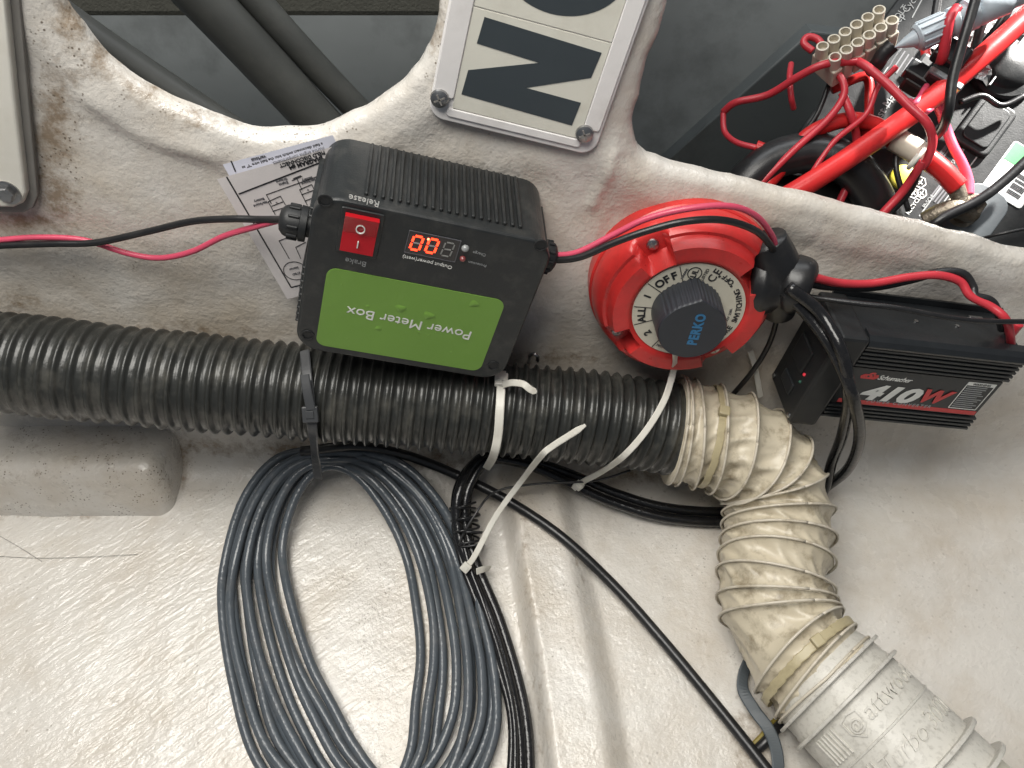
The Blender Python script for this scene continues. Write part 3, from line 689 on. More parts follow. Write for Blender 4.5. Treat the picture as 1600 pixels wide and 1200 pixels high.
dial = link('dial', lathe_me('dial', [(.0418, -.001), (.0418, .0002), (.0001, .0002)], M['cream'], 'Y', 64), t)
for p in POCK: screw(t, .0572 * math.cos(p), .0572 * math.sin(p), .0046, .0152, M['steel'])
def radial(a, r0, r1): return ((r0 * math.cos(R(a)), r0 * math.sin(R(a))), (r1 * math.cos(R(a)), r1 * math.sin(R(a))))
link('dial_line', strip_me('dial_line', [radial(a, .02, .0412) for a in (107, 143, 174, 198, 236)], .0006, M['print_black'], -.0005), dial)
def arc_text(s_, a0, da, r_, size, inward=False, bold=.0002, mat='print_black'):
    for i, ch in enumerate(s_):
        if ch == ' ': continue
        a = a0 + i * da; face_text(dial, ch, r_ * math.cos(R(a)), r_ * math.sin(R(a)), size, M[mat], a - 90 + (180 if inward else 0), -.0005, bold, name='dial_lettering')
arc_text('OFF', 134.5, -9.5, .0345, .0088, bold=.0003); arc_text('1', 157, 0, .0345, .0075, bold=.0003); arc_text('ALL', 192.5, -7.5, .0345, .0078, bold=.0003); arc_text('2', 216, 0, .0345, .0078, bold=.0003)
arc_text('BEFORE SWITCHING "OFF"', -52, 5.35, .0372, .0058, True, .00012)
arc_text('MADE IN', 240, 3.2, .0375, .0030, True, 0, 'print_grey'); arc_text('USA', 247, 3.2, .034, .0030, True, 0, 'print_grey'); arc_text('12-32V 250A', -24, 2.6, .0315, .0028, True, 0, 'print_grey')
ul = (.0335 * math.cos(R(91)), .0335 * math.sin(R(91)))
cs_ = [(ul[0] + .0050 * math.cos(a), ul[1] + .0050 * math.sin(a)) for a in np.linspace(0, 2 * math.pi, 25)]
link('dial_emblem', strip_me('dial_emblem', list(zip(cs_[:-1], cs_[1:])), .0007, M['print_black'], -.0005), dial)
face_text(dial, 'UL', ul[0], ul[1], .0058, M['print_black'], 75, -.0006, .0001, name='dial_lettering')
face_text(dial, 'MARINE', ul[0] - .0072, ul[1] - .0002, .0026, M['print_grey'], 72, -.0005, name='dial_lettering'); face_text(dial, 'LISTED', ul[0] + .0076, ul[1] - .0010, .0034, M['print_black'], 72, -.0005, name='dial_lettering')
face_text(dial, 'CE', .0345 * math.cos(R(66)), .0345 * math.sin(R(66)), .0085, M['print_black'], 62, -.0005, .0001, spacing=1.25, name='dial_lettering')
# knob: rounded teardrop with fluted flanks
KC = local(m, 1077, 501, -.014); kr = .0258
tip = (KC[0] + .0030, KC[1] + .0290)
kout = []
ta = math.atan2(tip[1] - KC[1], tip[0] - KC[0]); D_ = math.hypot(tip[0] - KC[0], tip[1] - KC[1]); al = math.acos(min(.999, kr / D_))
NP = 160
def kpoint(u):
    a1 = ta + al; span = 2 * math.pi - 2 * al
    arcl = kr * span; lin = math.sqrt(D_ ** 2 - kr ** 2); tot = arcl + 2 * lin; q_ = u * tot
    pA = (KC[0] + kr * math.cos(a1), KC[1] + kr * math.sin(a1)); pB = (KC[0] + kr * math.cos(ta - al), KC[1] + kr * math.sin(ta - al))
    if q_ < lin: f = q_ / lin; return (tip[0] + (pA[0] - tip[0]) * f, tip[1] + (pA[1] - tip[1]) * f), True
    if q_ < lin + arcl: a = a1 + (q_ - lin) / kr; return (KC[0] + kr * math.cos(a), KC[1] + kr * math.sin(a)), (q_ - lin) / arcl < .12 or (q_ - lin) / arcl > .88
    f = (q_ - lin - arcl) / lin; return (pB[0] + (tip[0] - pB[0]) * f, pB[1] + (tip[1] - pB[1]) * f), True
rings = []
for y, sc, fl in ((.001, 1.0, 1), (-.022, .97, 1), (-.0255, .955, .3), (-.0270, .93, 0)):
    ring = []
    for i in range(NP):
        (px_, pz_), flute = kpoint((i + .5) / NP); k_ = sc - (.028 * fl if flute and (i // 2) % 2 else 0)
        ring.append((KC[0] + (px_ - KC[0]) * k_, y, KC[1] + (pz_ - KC[1]) * k_))
    rings.append(ring)
me = mesh('knob', *skin(rings), M['satin_black'], False); bm = bmesh.new(); bm.from_mesh(me); bmesh.ops.recalc_face_normals(bm, faces=bm.faces); bm.to_mesh(me); bm.free()
me.materials.clear(); me.materials.append(M['knob']); kn = link('knob', me, t)
x, z = local(m, 1089, 515, -.027)
face_text(kn, 'PERKO', x, z, .0098, M['print_blue'], 84, -.0273, .0004, sx=.86, spacing=1.12, name='knob_lettering')
SWM = m

# ------------------------------------------------------------------ black ribbed hose
def resample(P, step):
    d = np.concatenate([[0], np.cumsum(np.linalg.norm(np.diff(P, axis=0), axis=1))]); s_ = np.linspace(0, d[-1], max(2, int(d[-1] / step)))
    return np.stack([np.interp(s_, d, P[:, i]) for i in range(3)], 1), s_
def smooth_noise(n, k, amp):
    x = rng.normal(0, 1, n // k + 4); return np.interp(np.arange(n), np.arange(len(x)) * k, x) * amp
path, sl = resample(hose_path, .00095); T, A, B = frames(path, [0, 0, 1]); NS = 72; an = np.linspace(0, 2 * np.pi, NS, endpoint=False)
o0 = path[0]; rings = []; turns = np.concatenate([[0], np.cumsum(np.diff(sl) / np.interp(sl[1:] / sl[-1], [0, .3, .55, .8, 1], [.0116, .0110, .0090, .0086, .0100]))])
for i in range(len(path)):
    ph = (turns[i] + an / (2 * np.pi) + .30 * math.sin(sl[i] * 17) + .12 * math.sin(sl[i] * 53)) % 1
    e = np.where(ph < .46, np.sin(np.pi * ph / .46) ** .55, 0)
    rr = HOSE_R - .0034 + .0036 * e + .0005 * np.where(np.abs(ph - .76) < .06, -1, 0) + .0005 * math.sin(sl[i] * 60)
    sag = 1 + .02 * np.sin(2 * an + 1)
    rings.append(path[i] - o0 + (rr * sag * np.cos(an))[:, None] * A[i] + (rr * sag * np.sin(an))[:, None] * B[i])
link('ribbed_hose', mesh('ribbed_hose', *skin(rings), M['hose']), None, tuple(o0), None, 'thick black ribbed hose running along the wall under the meter box', 'hose')

# ------------------------------------------------------------------ off-white wire-wound duct
DR = .0455
dpath = cat([wall(1052, 672, .047), wall(1108, 681, .050), wall(1162, 699, .058), floor(1203, 742, .074), floor(1219, 803, .062), floor(1212, 872, .056), floor(1206, 925, .055), floor(1226, 985, .055), floor(1262, 1035, .056), floor(1292, 1068, .057)], 16)
dpath, sl = resample(dpath, .0009)
gw = np.exp(-(np.arange(-60, 61) / 26.) ** 2); gw /= gw.sum()
pad = np.vstack([2 * dpath[0] - dpath[60:0:-1], dpath, 2 * dpath[-1] - dpath[-2:-62:-1]])
dpath = np.stack([np.convolve(pad[:, i], gw, 'valid') for i in range(3)], 1)
dpath, sl = resample(dpath, .0009); T, A, B = frames(dpath, [.35, .2, .9]); 
# keep the frame transported along the bend
a = np.array([0, -.6, .8])
for i in range(len(dpath)):
    a = a - T[i] * np.dot(a, T[i]); a /= np.linalg.norm(a); A[i] = a; B[i] = np.cross(T[i], a)
Ld = sl[-1]
crest = [0, .0065, .0205]
gaps = [.022, .022, .022, .022, .021, .020, .019, .018, .025, .018, .012, .026, .022]
for g in gaps: crest.append(crest[-1] + g)
crest = [c * (Ld - .012) / crest[-1] for c in crest]; crest.append(Ld)
slope = .0105                                    # helix rise, m per turn half
NS = 120; an = np.linspace(0, 2 * np.pi, NS, endpoint=False); cr = np.array(crest); rings = []
tilt = np.array([.002, .003, .008] + [.009, .010, .011, .011, .010, .009, .008, .005, -.007, -.009, -.009, .009, .008, .006])[:len(cr)]
def crest_s(k, th): return cr[k] + tilt[k] * np.sin(th - .6)
fold_n = rng.integers(9, 15, len(cr)); fold_p = rng.uniform(0, 6.28, (len(cr), 3))
CS = np.array([crest_s(k, an) for k in range(len(cr))])      # (K,NS)
for i in range(len(dpath)):
    rr = np.full(NS, DR)
    for j in range(NS):
        k = int(np.clip(np.searchsorted(CS[:, j], sl[i]) - 1, 0, len(cr) - 2)); g = CS[k + 1, j] - CS[k, j]; f = min(1, max(0, (sl[i] - CS[k, j]) / max(g, 1e-4)))
        w_ = math.sin(math.pi * f); th_ = an[j]
        tw = f * 1.1
        fa = fold_n[k] * th_ + fold_p[k, 0] + 3.2 * tw + .5 * math.sin(2 * th_ + fold_p[k, 1])
        fold = (.55 + .45 * math.sin(2 * th_ + fold_p[k, 2])) * (1.1 - 2.2 * abs(math.sin(.5 * fa)) ** .7) + .30 * (1 - 2 * abs(math.sin(fa * .85 + 1.3 * f)))
        rr[j] += .0008 - min(.0080, g * .30) * w_ ** .62 + .0023 * fold * w_ ** .6 * min(1, g / .015)
    crush = 1 - .05 * np.exp(-((sl[i] - Ld * .80) / .03) ** 2) * (1 + np.sin(an * 2 + .5))
    rr = rr * crush
    nn = np.array([noise.noise((dpath[i][0] * 70 + math.cos(t_) * 3, dpath[i][1] * 70 + math.sin(t_) * 3, dpath[i][2] * 70)) for t_ in an[::4]])
    rr += np.interp(np.arange(NS), np.arange(0, NS, 4), nn, period=NS) * .0008
    rings.append(dpath[i] + (rr * np.cos(an))[:, None] * A[i] + (rr * np.sin(an))[:, None] * B[i])
t = thing('flexible_duct', dpath[0], 'grimy off-white wire-wound duct bending from the black hose down to the blower', 'duct')
o0 = dpath[0]; sl_d, A_d, B_d = sl.copy(), A.copy(), B.copy()
link('vinyl_skin', mesh('vinyl_skin', *skin([r_ - o0 for r_ in rings]), M['duct']), t)
def duct_ring(k, rad, extra):
    s_ = np.clip(crest_s(k, an), 0, Ld); ii = np.interp(s_, sl, np.arange(len(sl))); i0 = np.minimum(ii.astype(int), len(sl) - 2); f = (ii - i0)[:, None]
    c = dpath[i0] * (1 - f) + dpath[i0 + 1] * f; aa = A[i0] * (1 - f) + A[i0 + 1] * f; bb = B[i0] * (1 - f) + B[i0 + 1] * f
    return c + (extra * np.cos(an))[:, None] * aa + (extra * np.sin(an))[:, None] * bb
for k in range(len(cr)):
    ex = DR + .0012 + .0005 * np.sin(3 * an + k)
    loop = duct_ring(k, 0, ex)[::2] - o0
    link('wire_hoop', tube_me('wire_hoop', np.vstack([loop, loop[:1]]), .0011, M['wire_ring'], 8), t)

# ------------------------------------------------------------------ blower
ax0 = floor(1262, 1035, .056); ax1 = floor(1445, 1215, .060); axd = unit(ax1 - ax0); up_ = np.array([0, .17, .98]); up_ = unit(up_ - axd * np.dot(up_, axd)); sd_ = np.cross(up_, axd)
m = Matrix(((axd[0], sd_[0], up_[0], ax0[0]), (axd[1], sd_[1], up_[1], ax0[1]), (axd[2], sd_[2], up_[2], ax0[2]), (0, 0, 0, 1)))
t = thing('bilge_blower', m, 'white plastic inline blower with embossed lettering at the end of the duct', 'blower')
def ax_s(px): p = floor(*px, .10); return np.dot(np.array(p) - ax0, axd)
S0 = .018
BRD = .0470
link('collar', lathe_me('collar', [(BRD - .004, S0 - .01), (BRD - .001, S0), (BRD - .001, S0 + .012), (BRD, S0 + .014), (BRD + .001, S0 + .080), (.03, S0 + .080)], M['blower'], 'X', 96), t)
for s_, r_, th_ in ((S0 + .001, .0515, .0024), (S0 + .0165, .0525, .0026), (S0 + .079, .0545, .0030), (S0 + .1005, .0550, .0030)):
    link('flange', lathe_me('flange', [(r_ - .009, s_), (r_ - .0004, s_), (r_, s_ + .0005), (r_, s_ + th_ - .0005), (r_ - .0004, s_ + th_), (r_ - .009, s_ + th_)], M['blower'], 'X', 96), t)
link('neck', lathe_me('neck', [(.044, S0 + .080), (.0485, S0 + .082), (.0485, S0 + .102), (.044, S0 + .103)], M['blower'], 'X', 72), t)
link('outlet_pipe', lathe_me('outlet_pipe', [(.040, S0 + .1032), (.0462, S0 + .1036), (.0462, S0 + .32), (.040, S0 + .321)], M['blower_smooth'], 'X', 72), t)
def wrap(me, s_, ang, r_):
    for v_ in me.vertices:
        x_, y_, z_ = v_.co; a_ = ang + x_ / r_; rad = r_ + z_ ; ss = s_ - y_
        v_.co = (ss, rad * math.sin(a_), rad * math.cos(a_))
    me.update(); return me
def wrapped_text(s, size, s_, ang, sp=1, shear=.2, bold=.0002):
    me = text_me(s, size, M['blower'], ext=.0012, bold=bold, shear=shear, spacing=sp)
    link('embossed_lettering', wrap(me, s_, ang, BRD + .0006), t)
# angle 0 = top (up_), positive towards -side; lettering reads across the visible crest
TA = -.52
wrapped_text('attwood', .0170, S0 + .031, TA + .52, 1.02, .15, -.0001)
wrapped_text('Turbo 3000', .0180, S0 + .061, TA + .32, .92, .25, -.0001)
sh_o = [(-.0075, .008), (0, .0098), (.0075, .008), (.0072, -.002), (0, -.0095), (-.0072, -.002)]
vv, ff = [], []
for i in range(6):
    a_, b_ = np.array(sh_o[i]), np.array(sh_o[(i + 1) % 6]); b0 = len(vv)
    for q_ in (a_, b_, b_ * .86, a_ * .86): vv.append((q_[0], q_[1], .0009))
    for q_ in (a_, b_, b_ * .86, a_ * .86): vv.append((q_[0], q_[1], -.0012))
    ff += [(b0, b0 + 1, b0 + 2, b0 + 3), (b0, b0 + 4, b0 + 5, b0 + 1), (b0 + 3, b0 + 2, b0 + 6, b0 + 7)]
link('embossed_emblem', wrap(mesh('embossed_emblem', vv, ff, M['blower'], False), S0 + .032, TA - .30, BRD + .0006), t)
wrapped_text('@', .010, S0 + .032, TA - .30, 1, 0)
for row, s_c in ((0, S0 + .032), (1, S0 + .062)):
    for k in range(6):
        a_ = TA - .62 - k * .075 + row * .08
        bar = box_me('embossed_bar', .020, .0014, .0022, M['blower'], .0004, 1)
        link('embossed_bar', bar, t, (s_c, (BRD + .0008) * math.sin(a_), (BRD + .0008) * math.cos(a_)), (-a_, 0, 0))
link('seam', lathe_me('seam', [(BRD, S0 + .0455), (BRD + .0013, S0 + .0458), (BRD + .0013, S0 + .0472), (BRD, S0 + .0475)], M['blower'], 'X', 96), t)

# ------------------------------------------------------------------ grey cable coil
outer = [(520, 703), (440, 716), (385, 780), (354, 880), (351, 960), (366, 1070), (402, 1190), (480, 1290), (610, 1320), (730, 1270), (788, 1160), (794, 1060), (775, 960), (742, 860), (690, 770), (620, 715)]
inner = [(515, 728), (478, 748), (450, 800), (438, 862), (446, 935), (480, 1035), (520, 1105), (565, 1160), (605, 1188), (632, 1160), (650, 1090), (657, 1020), (652, 950), (636, 870), (604, 800), (560, 745)]
K = len(outer); pts = []; ts = [.0, .46, .12, .72, .30, 1.0, .58, .19, .86, .38]
ph_ = rng.uniform(0, 6.28, (len(ts) + 1, 4)); kk = np.arange(K) * 2 * np.pi / K
jit = np.stack([np.stack([np.sin(kk + ph_[i, 0]) * .9 + np.sin(2 * kk + ph_[i, 1]) * .7, np.sin(kk + ph_[i, 2]) * .8 + np.sin(2 * kk + ph_[i, 3]) * .4], 1) for i in range(len(ts))])
for li, t0 in enumerate(ts):
    for k in range(K):
        t1_ = ts[min(li + 1, len(ts) - 1)]; f = k / K; f = f * f * (3 - 2 * f) if k > K * .5 else f * .5
        f = min(1, max(0, (k - 6) / 4)); tt = t0 + (t1_ - t0) * f * f * (3 - 2 * f)
        o_, i_ = np.array(outer[k], float), np.array(inner[k], float); q_ = o_ + (i_ - o_) * tt + (jit[li, k] * (1 - k / K) + jit[min(li + 1, len(ts) - 1), k] * (k / K)) * (7 if 3 < k < 13 else 3)
        h_ = .0045 + .013 * ((li * 5) % len(ts)) / len(ts) + .004 * (.5 + .5 * math.sin(k * .8 + li * 2.1))
        if q_[1] < 850: h_ += (850 - q_[1]) / 150 * .040
        pts.append(floor(q_[0], q_[1], h_))
path = cat(pts, 7); o0 = path.mean(0)
link('cable_coil', tube_me('cable_coil', path - o0, .0041, M['grey_cable'], 14), None, tuple(o0), None, 'wet grey cable wound in a long oval coil hanging from the ribbed hose', 'cable')
# water beads clinging to the coil are left to the material's gloss

# ------------------------------------------------------------------ black cables
wire('black_cable', [(470, 705, 'f', .060), (560, 697, 'f', .058), (640, 713, 'f', .050), (720, 745, 'f', .032), (800, 786, 'f', .027), (880, 841, 'f', .026), (960, 916, 'f', .014), (1040, 1006, 'f', .009), (1110, 1091, 'f', .008), (1170, 1166, 'f', .009), (1235, 1250, 'f', .01)],
     .0046, M['rubber'], 'long glossy black cable crossing the moulded ridge toward the blower', 'cable')
def heavy(dx, dy, dh, a, lab):
    spec = a + [(1296 + dx, 757 + dy, 'f', .028), (1240, 792 + dy, 'f', .010), (1140, 800 + dy, 'f', .010), (1040, 793 + dy, 'f', .013), (960, 770 + dy, 'f', .018), (900, 744 + dy, 'f', .026), (830, 720 + dy * .5, 'f', .040), (772, 712 + dy * .3, 'f', .050),
                (738 - dx, 728, 'f', .050), (716 - dx, 775, 'f', .040 + dh), (716 - dx, 830, 'f', .026 + dh), (735 - dx, 890, 'f', .016 + dh), (768 - dx, 970, 'f', .011 + dh), (798 - dx, 1070, 'f', .009 + dh), (812 - dx, 1150, 'f', .009), (815 - dx, 1260, 'f', .009)]
    return wire('black_cable', spec, .0046, M['wet_rubber'], lab, 'cable')
heavy(0, 0, .004, [(1225, 455, 'w', .045), (1262, 492, 'w', .055), (1300, 545, 'w', .075), (1330, 612, 'w', .095), (1343, 680, 'w', .085), (1328, 728, 'w', .06)], 'heavy black cable looping from the rubber boot past the inverter, outermost of two')
heavy(-13, 16, 0, [(1232, 448, 'w', .05), (1282, 490, 'w', .060), (1316, 552, 'w', .085), (1326, 620, 'w', .090), (1316, 680, 'w', .07), (1300, 722, 'w', .05)], 'heavy black cable looping from the rubber boot past the inverter, inner of two')
for k, (dx, h_, r_) in enumerate(((-14, .006, .0030), (8, .004, .0030), (-4, .013, .0026))):
    wire('thin_black_cable', [(800 + dx, 706, 'f', .05), (760 + dx, 716, 'f', .050), (728 + dx, 760, 'f', .034), (724 + dx, 820, 'f', .018 + h_), (738 + dx, 885, 'f', .012 + h_), (762 + dx, 950, 'f', .005 + h_), (789 + dx * .8, 1040, 'f', .004 + h_), (806 + dx * .5, 1130, 'f', .004 + h_), (808 + dx, 1260, 'f', .004 + h_)],
         r_, M['wet_rubber'], ['thinnest wet black cable on top of the bundle beside the grey coil','thin wet black cable on the coil side of the bundle','thin wet black cable on the ridge side of the bundle'][[1, 2, 0][k]], 'cable')
# thin binding wire wound round the bundle
bp_ = []
for k in range(30):
    f = k / 29; cx_, cy_ = 722 + 14 * f + 3 * math.sin(k), 785 + 70 * f; a_ = k * 1.6
    bp_.append(floor(cx_ + 21 * math.cos(a_), cy_ + 5 * math.sin(a_ * .5), .034 - .012 * f + .014 * math.sin(a_)))
bp_ += P3([(745, 800, 'f', .045), (775, 768, 'f', .046), (840, 756, 'f', .048), (930, 751, 'f', .050), (985, 735, 'f', .06)])
wire('binding_wire', bp_, .0011, M['rubber'], 'thin black wire wound around the black cable bundle', 'wire', n=6, sides=8)

# ------------------------------------------------------------------ meter box leads
gl, gr = gland_l, gland_r
wire('red_lead', P3([(-60, 380, 'w', .012), (0, 375, 'w', .012), (60, 371, 'w', .012), (130, 375, 'w', .012), (200, 396, 'w', .014), (250, 403, 'w', .016), (300, 393, 'w', .022), (350, 369, 'w', .03), (400, 354, 'w', .037)]) + [gl + [.004, .0016, 0]], .0022, M['pink_wire'], 'red lead sagging along the wall from the gland over the paper sheet', 'wire')
wire('black_lead', P3([(-60, 390, 'w', .014), (0, 384, 'w', .014), (80, 381, 'w', .016), (150, 379, 'w', .017), (230, 362, 'w', .019), (300, 346, 'w', .026), (360, 342, 'w', .034), (410, 343, 'w', .040)]) + [gl + [.004, -.0018, .001]], .0025, M['rubber'], 'black lead arching along the wall from the gland over the paper sheet', 'wire')
wire('red_lead', [gr + [-.004, .0012, .0015]] + P3([(900, 395, 'w', .048), (960, 366, 'w', .050), (1010, 342, 'w', .052), (1075, 326, 'w', .055), (1140, 322, 'w', .052), (1182, 338, 'w', .045), (1207, 370, 'w', .036), (1212, 395, 'w', .030)]), .0022, M['pink_wire'], 'red lead lying over the top of the red switch', 'wire')
wire('black_lead', [gr + [-.004, -.0022, -.0005]] + P3([(905, 402, 'w', .052), (960, 379, 'w', .055), (1010, 361, 'w', .057), (1070, 346, 'w', .058), (1130, 344, 'w', .055), (1180, 360, 'w', .048), (1205, 385, 'w', .038), (1210, 400, 'w', .030)]), .0025, M['rubber'], 'black lead lying over the top of the red switch', 'wire')

# ------------------------------------------------------------------ rubber boot gathering the cables
p0 = wall(1175, 440, .022)
t = thing('rubber_boot', p0, 'lumpy black rubber boot gathering cables beside the red switch', 'cable boot')
link('sleeve', tube_me('sleeve', cat(P3([(1168, 438, 'w', .022), (1195, 440, 'w', .024), (1225, 442, 'w', .028), (1250, 446, 'w', .034), (1268, 452, 'w', .038)]), 8) - p0, lambda f: .0235 + .003 * math.sin(f * 9) - .011 * max(0, f - .65) / .35, M['rubber'], 24), t)
link('upper_sleeve', tube_me('upper_sleeve', cat(P3([(1196, 375, 'w', .022), (1206, 400, 'w', .024), (1216, 430, 'w', .026)]), 8) - p0, lambda f: .0150 + .004 * f, M['rubber'], 20), t)
link('lower_sleeve', tube_me('lower_sleeve', cat(P3([(1214, 445, 'w', .030), (1218, 468, 'w', .030), (1216, 486, 'w', .028)]), 8) - p0, lambda f: .0165 - .004 * f, M['rubber'], 20), t)
wire('red_lead', [(1250, 428, 'w', .036), (1275, 434, 'w', .036), (1310, 442, 'w', .028), (1360, 443, 'w', .022), (1420, 433, 'w', .020), (1465, 430, 'w', .020), (1500, 440, 'w', .022), (1516, 462, 'w', .030), (1548, 479, 'w', .038), (1570, 497, 'w', .046), (1578, 520, 'w', .046), (1580, 545, 'w', .04)], .0032, M['red_wire'], 'red lead running from the rubber boot to the inverter terminal', 'wire')
wire('black_lead', [(1250, 438, 'w', .034), (1290, 447, 'w', .026), (1360, 449, 'w', .018), (1420, 438, 'w', .015), (1470, 425, 'w', .015), (1505, 428, 'w', .018), (1520, 448, 'w', .024), (1524, 462, 'w', .030), (1548, 470, 'w', .034), (1560, 490, 'w', .038), (1566, 515, 'w', .040)], .0032, M['rubber'], 'black lead running behind the red lead to the inverter', 'wire')
wire('black_wire', [(1240, 458, 'w', .034), (1280, 466, 'w', .038), (1340, 474, 'w', .046), (1400, 481, 'w', .052), (1480, 496, 'w', .056), (1540, 502, 'w', .056), (1620, 502, 'w', .05), (1700, 498, 'w', .05)], .0020, M['rubber'], 'thin black wire draped over the top of the inverter', 'wire')
wire('black_wire', [(1216, 478, 'w', .026), (1211, 510, 'w', .022), (1198, 545, 'w', .020), (1172, 585, 'w', .02), (1140, 622, 'w', .016)], .0022, M['rubber'], 'thin black wire dropping from the rubber boot behind the duct', 'wire')

# ------------------------------------------------------------------ inverter
m = Matrix.Translation((.3216, -.060, .1553)) @ Matrix.Rotation(.029, 4, 'Z') @ Matrix.Rotation(.028, 4, 'X') @ Matrix.Rotation(.165, 4, 'Y')
t = thing('power_inverter', m, 'black finned power inverter with 410W label mounted on the wall', 'inverter')
X0, X1 = -.066, .0640
def extr(name, yz, x0, x1, mat, parent):
    n = len(yz); v_ = [(x0, *p) for p in yz] + [(x1, *p) for p in yz]; f_ = [tuple(range(n)), tuple(range(2 * n - 1, n - 1, -1))] + [(i, n + i, n + (i + 1) % n, (i + 1) % n) for i in range(n)]
    me = mesh(name, v_, f_, mat, False); bm = bmesh.new(); bm.from_mesh(me); bmesh.ops.recalc_face_normals(bm, faces=bm.faces); bm.to_mesh(me); bm.free()
    return link(name, me, parent)
extr('case', [(.052, -.042), (.052, .047), (.008, .047), (.004, .044), (.004, -.038), (.008, -.042)], X0, X1, M['satin_black'], t)
extr('label_panel', [(.006, -.0195), (.0005, -.0195), (.0005, .0195), (.006, .0195)], X0 + .001, X1 - .002, M['satin_black'], t)
for z in [.0225 + k * .0040 for k in range(5)] + [-.0225 - k * .0040 for k in range(4)]:
    extr('fin', [(.0045, z - .0011), (-.0006, z - .0009), (-.0006, z + .0009), (.0045, z + .0011)], X0 + .0005, X1 + .001, M['satin_black'], t)
extr('top_rail', [(.012, .0405), (-.001, .0405), (-.002, .043), (.000, .047), (.004, .0495), (.012, .0495)], X0, X1 + .003, M['satin_black'], t)
extr('mounting_flange', [(.0525, -.054), (.0545, -.054), (.0545, .052), (.0525, .052)], X0 - .012, X1 + .004, M['satin_black'], t)
extr('foot_flange', [(.0085, -.0425), (.052, -.050), (.052, -.052), (.0085, -.0445)], X0 + .004, X1 - .006, M['satin_black'], t)
ec = link('end_cap', box_me('end_cap', .024, .0555, .096, M['matte_black'], .003, 2, at=(X0 - .0125, .0250, .0015)), t)
for k in range(6):
    link('vent_slat', box_me('vent_slat', .0012, .004, .013, M['satin_black'], .0004, 1), ec, (X0 - .0252, .006 + k * .0065, .034))
link('socket', box_me('socket', .003, .026, .024, M['matte_black'], .002, 2), ec, (X0 - .0252, .028, .004))
link('socket', box_me('socket', .0025, .022, .012, M['satin_black'], .0015, 2), ec, (X0 - .0252, .026, -.026))
for (y, z), mt in (((.012, -.004), 'led_glow_red'), ((.012, -.012), 'led_green')):
    link('indicator_light', lathe_me('indicator_light', [(.0014, 0), (.0014, -.0008), (.0008, -.0014), (.0001, -.0015)], M[mt], 'X', 12), ec, (X0 - .0245, y, z))
for y, z in ((.002, .045), (.048, .045), (.002, -.041), (.048, -.041)):
    link('end_screw', lathe_me('end_screw', [(.0022, 0), (.0021, -.0010), (.001, -.0016), (.0001, -.0016)], M['steel'], 'X', 14), ec, (X0 - .0245, y, z))
for x in (X0 + .018, X1 - .022): link('mounting_slot', box_me('mounting_slot', .012, .003, .0010, M['steel'], .0004, 1), t, (x, .0440, .0472))
for x in (X0 + .050, X0 + .085): link('case_screw', lathe_me('case_screw', [(.0018, 0), (.0017, .0008), (.0001, .001)], M['steel'], 'Z', 12), t, (x, .030, .047))
# inverter label print
yp = .0003
link('label_stripe', strip_me('label_stripe', [((X0 + .006, -.0166), (X1 - .003, -.0166))], .0042, M['print_red'], yp, .0004), t)
x, z = local(m, 1389, 617); face_text(t, '410', x - .001, z, .0218, M['print_white'], 0, yp - .0003, .0010, .30, 1.44, .98, 'label_lettering')
x, z = local(m, 1457, 621); face_text(t, 'W', x - .001, z + .0003, .0190, M['print_red'], 0, yp - .0005, .0008, .30, 1.15, 1, 'label_lettering')
x, z = local(m, 1398, 593); face_text(t, 'Schumacher', x, z, .0066, M['print_white'], 0, yp, 0, .45, .95, .9, 'label_lettering')
x, z = local(m, 1358, 588); face_text(t, '«S»', x, z, .0090, M['print_red'], 0, yp, .0004, .35, 1.2, .9, 'label_emblem')
x, z = local(m, 1410, 632); face_text(t, 'POWER CONVERTER', x - .003, z, .0042, M['print_dim'], 0, yp, .0001, .15, 1.05, 1.45, 'label_lettering')
wl = (.0345, -.0128, .0585, .0165)
link('warning_frame', strip_me('warning_frame', [((wl[0], wl[1]), (wl[2], wl[1])), ((wl[2], wl[1]), (wl[2], wl[3])), ((wl[2], wl[3]), (wl[0], wl[3])), ((wl[0], wl[3]), (wl[0], wl[1]))], .0006, M['print_white'], yp, .0003), t)
link('warning_bar', strip_me('warning_bar', [((wl[0], .0150), (wl[2], .0150))], .0036, M['print_white'], yp + .0001, .0003), t)
face_text(t, 'WARNING', (wl[0] + wl[2]) / 2, .0150, .0032, M['print_black'], 0, yp - .0002, 0, name='label_lettering')
link('warning_text', strip_me('warning_text', [((wl[0] + .0015, .0115 - k * .0022), (wl[2] - .0015 - .006 * random.random(), .0115 - k * .0022)) for k in range(11)], .0008, M['print_dim'], yp, .0003), t)
tm = link('terminal', lathe_me('terminal', [(.0050, 0), (.0062, .001), (.0062, .010), (.005, .0115), (.0001, .0115)], M['red_wire'], 'X', 18), t, (X1, .018, .030))
link('terminal_boot', lathe_me('terminal_boot', [(.0030, 0), (.0046, .002), (.0046, .012), (.003, .013)], M['red_wire'], 'Z', 16), t, (X1 - .003, .026, .0475))

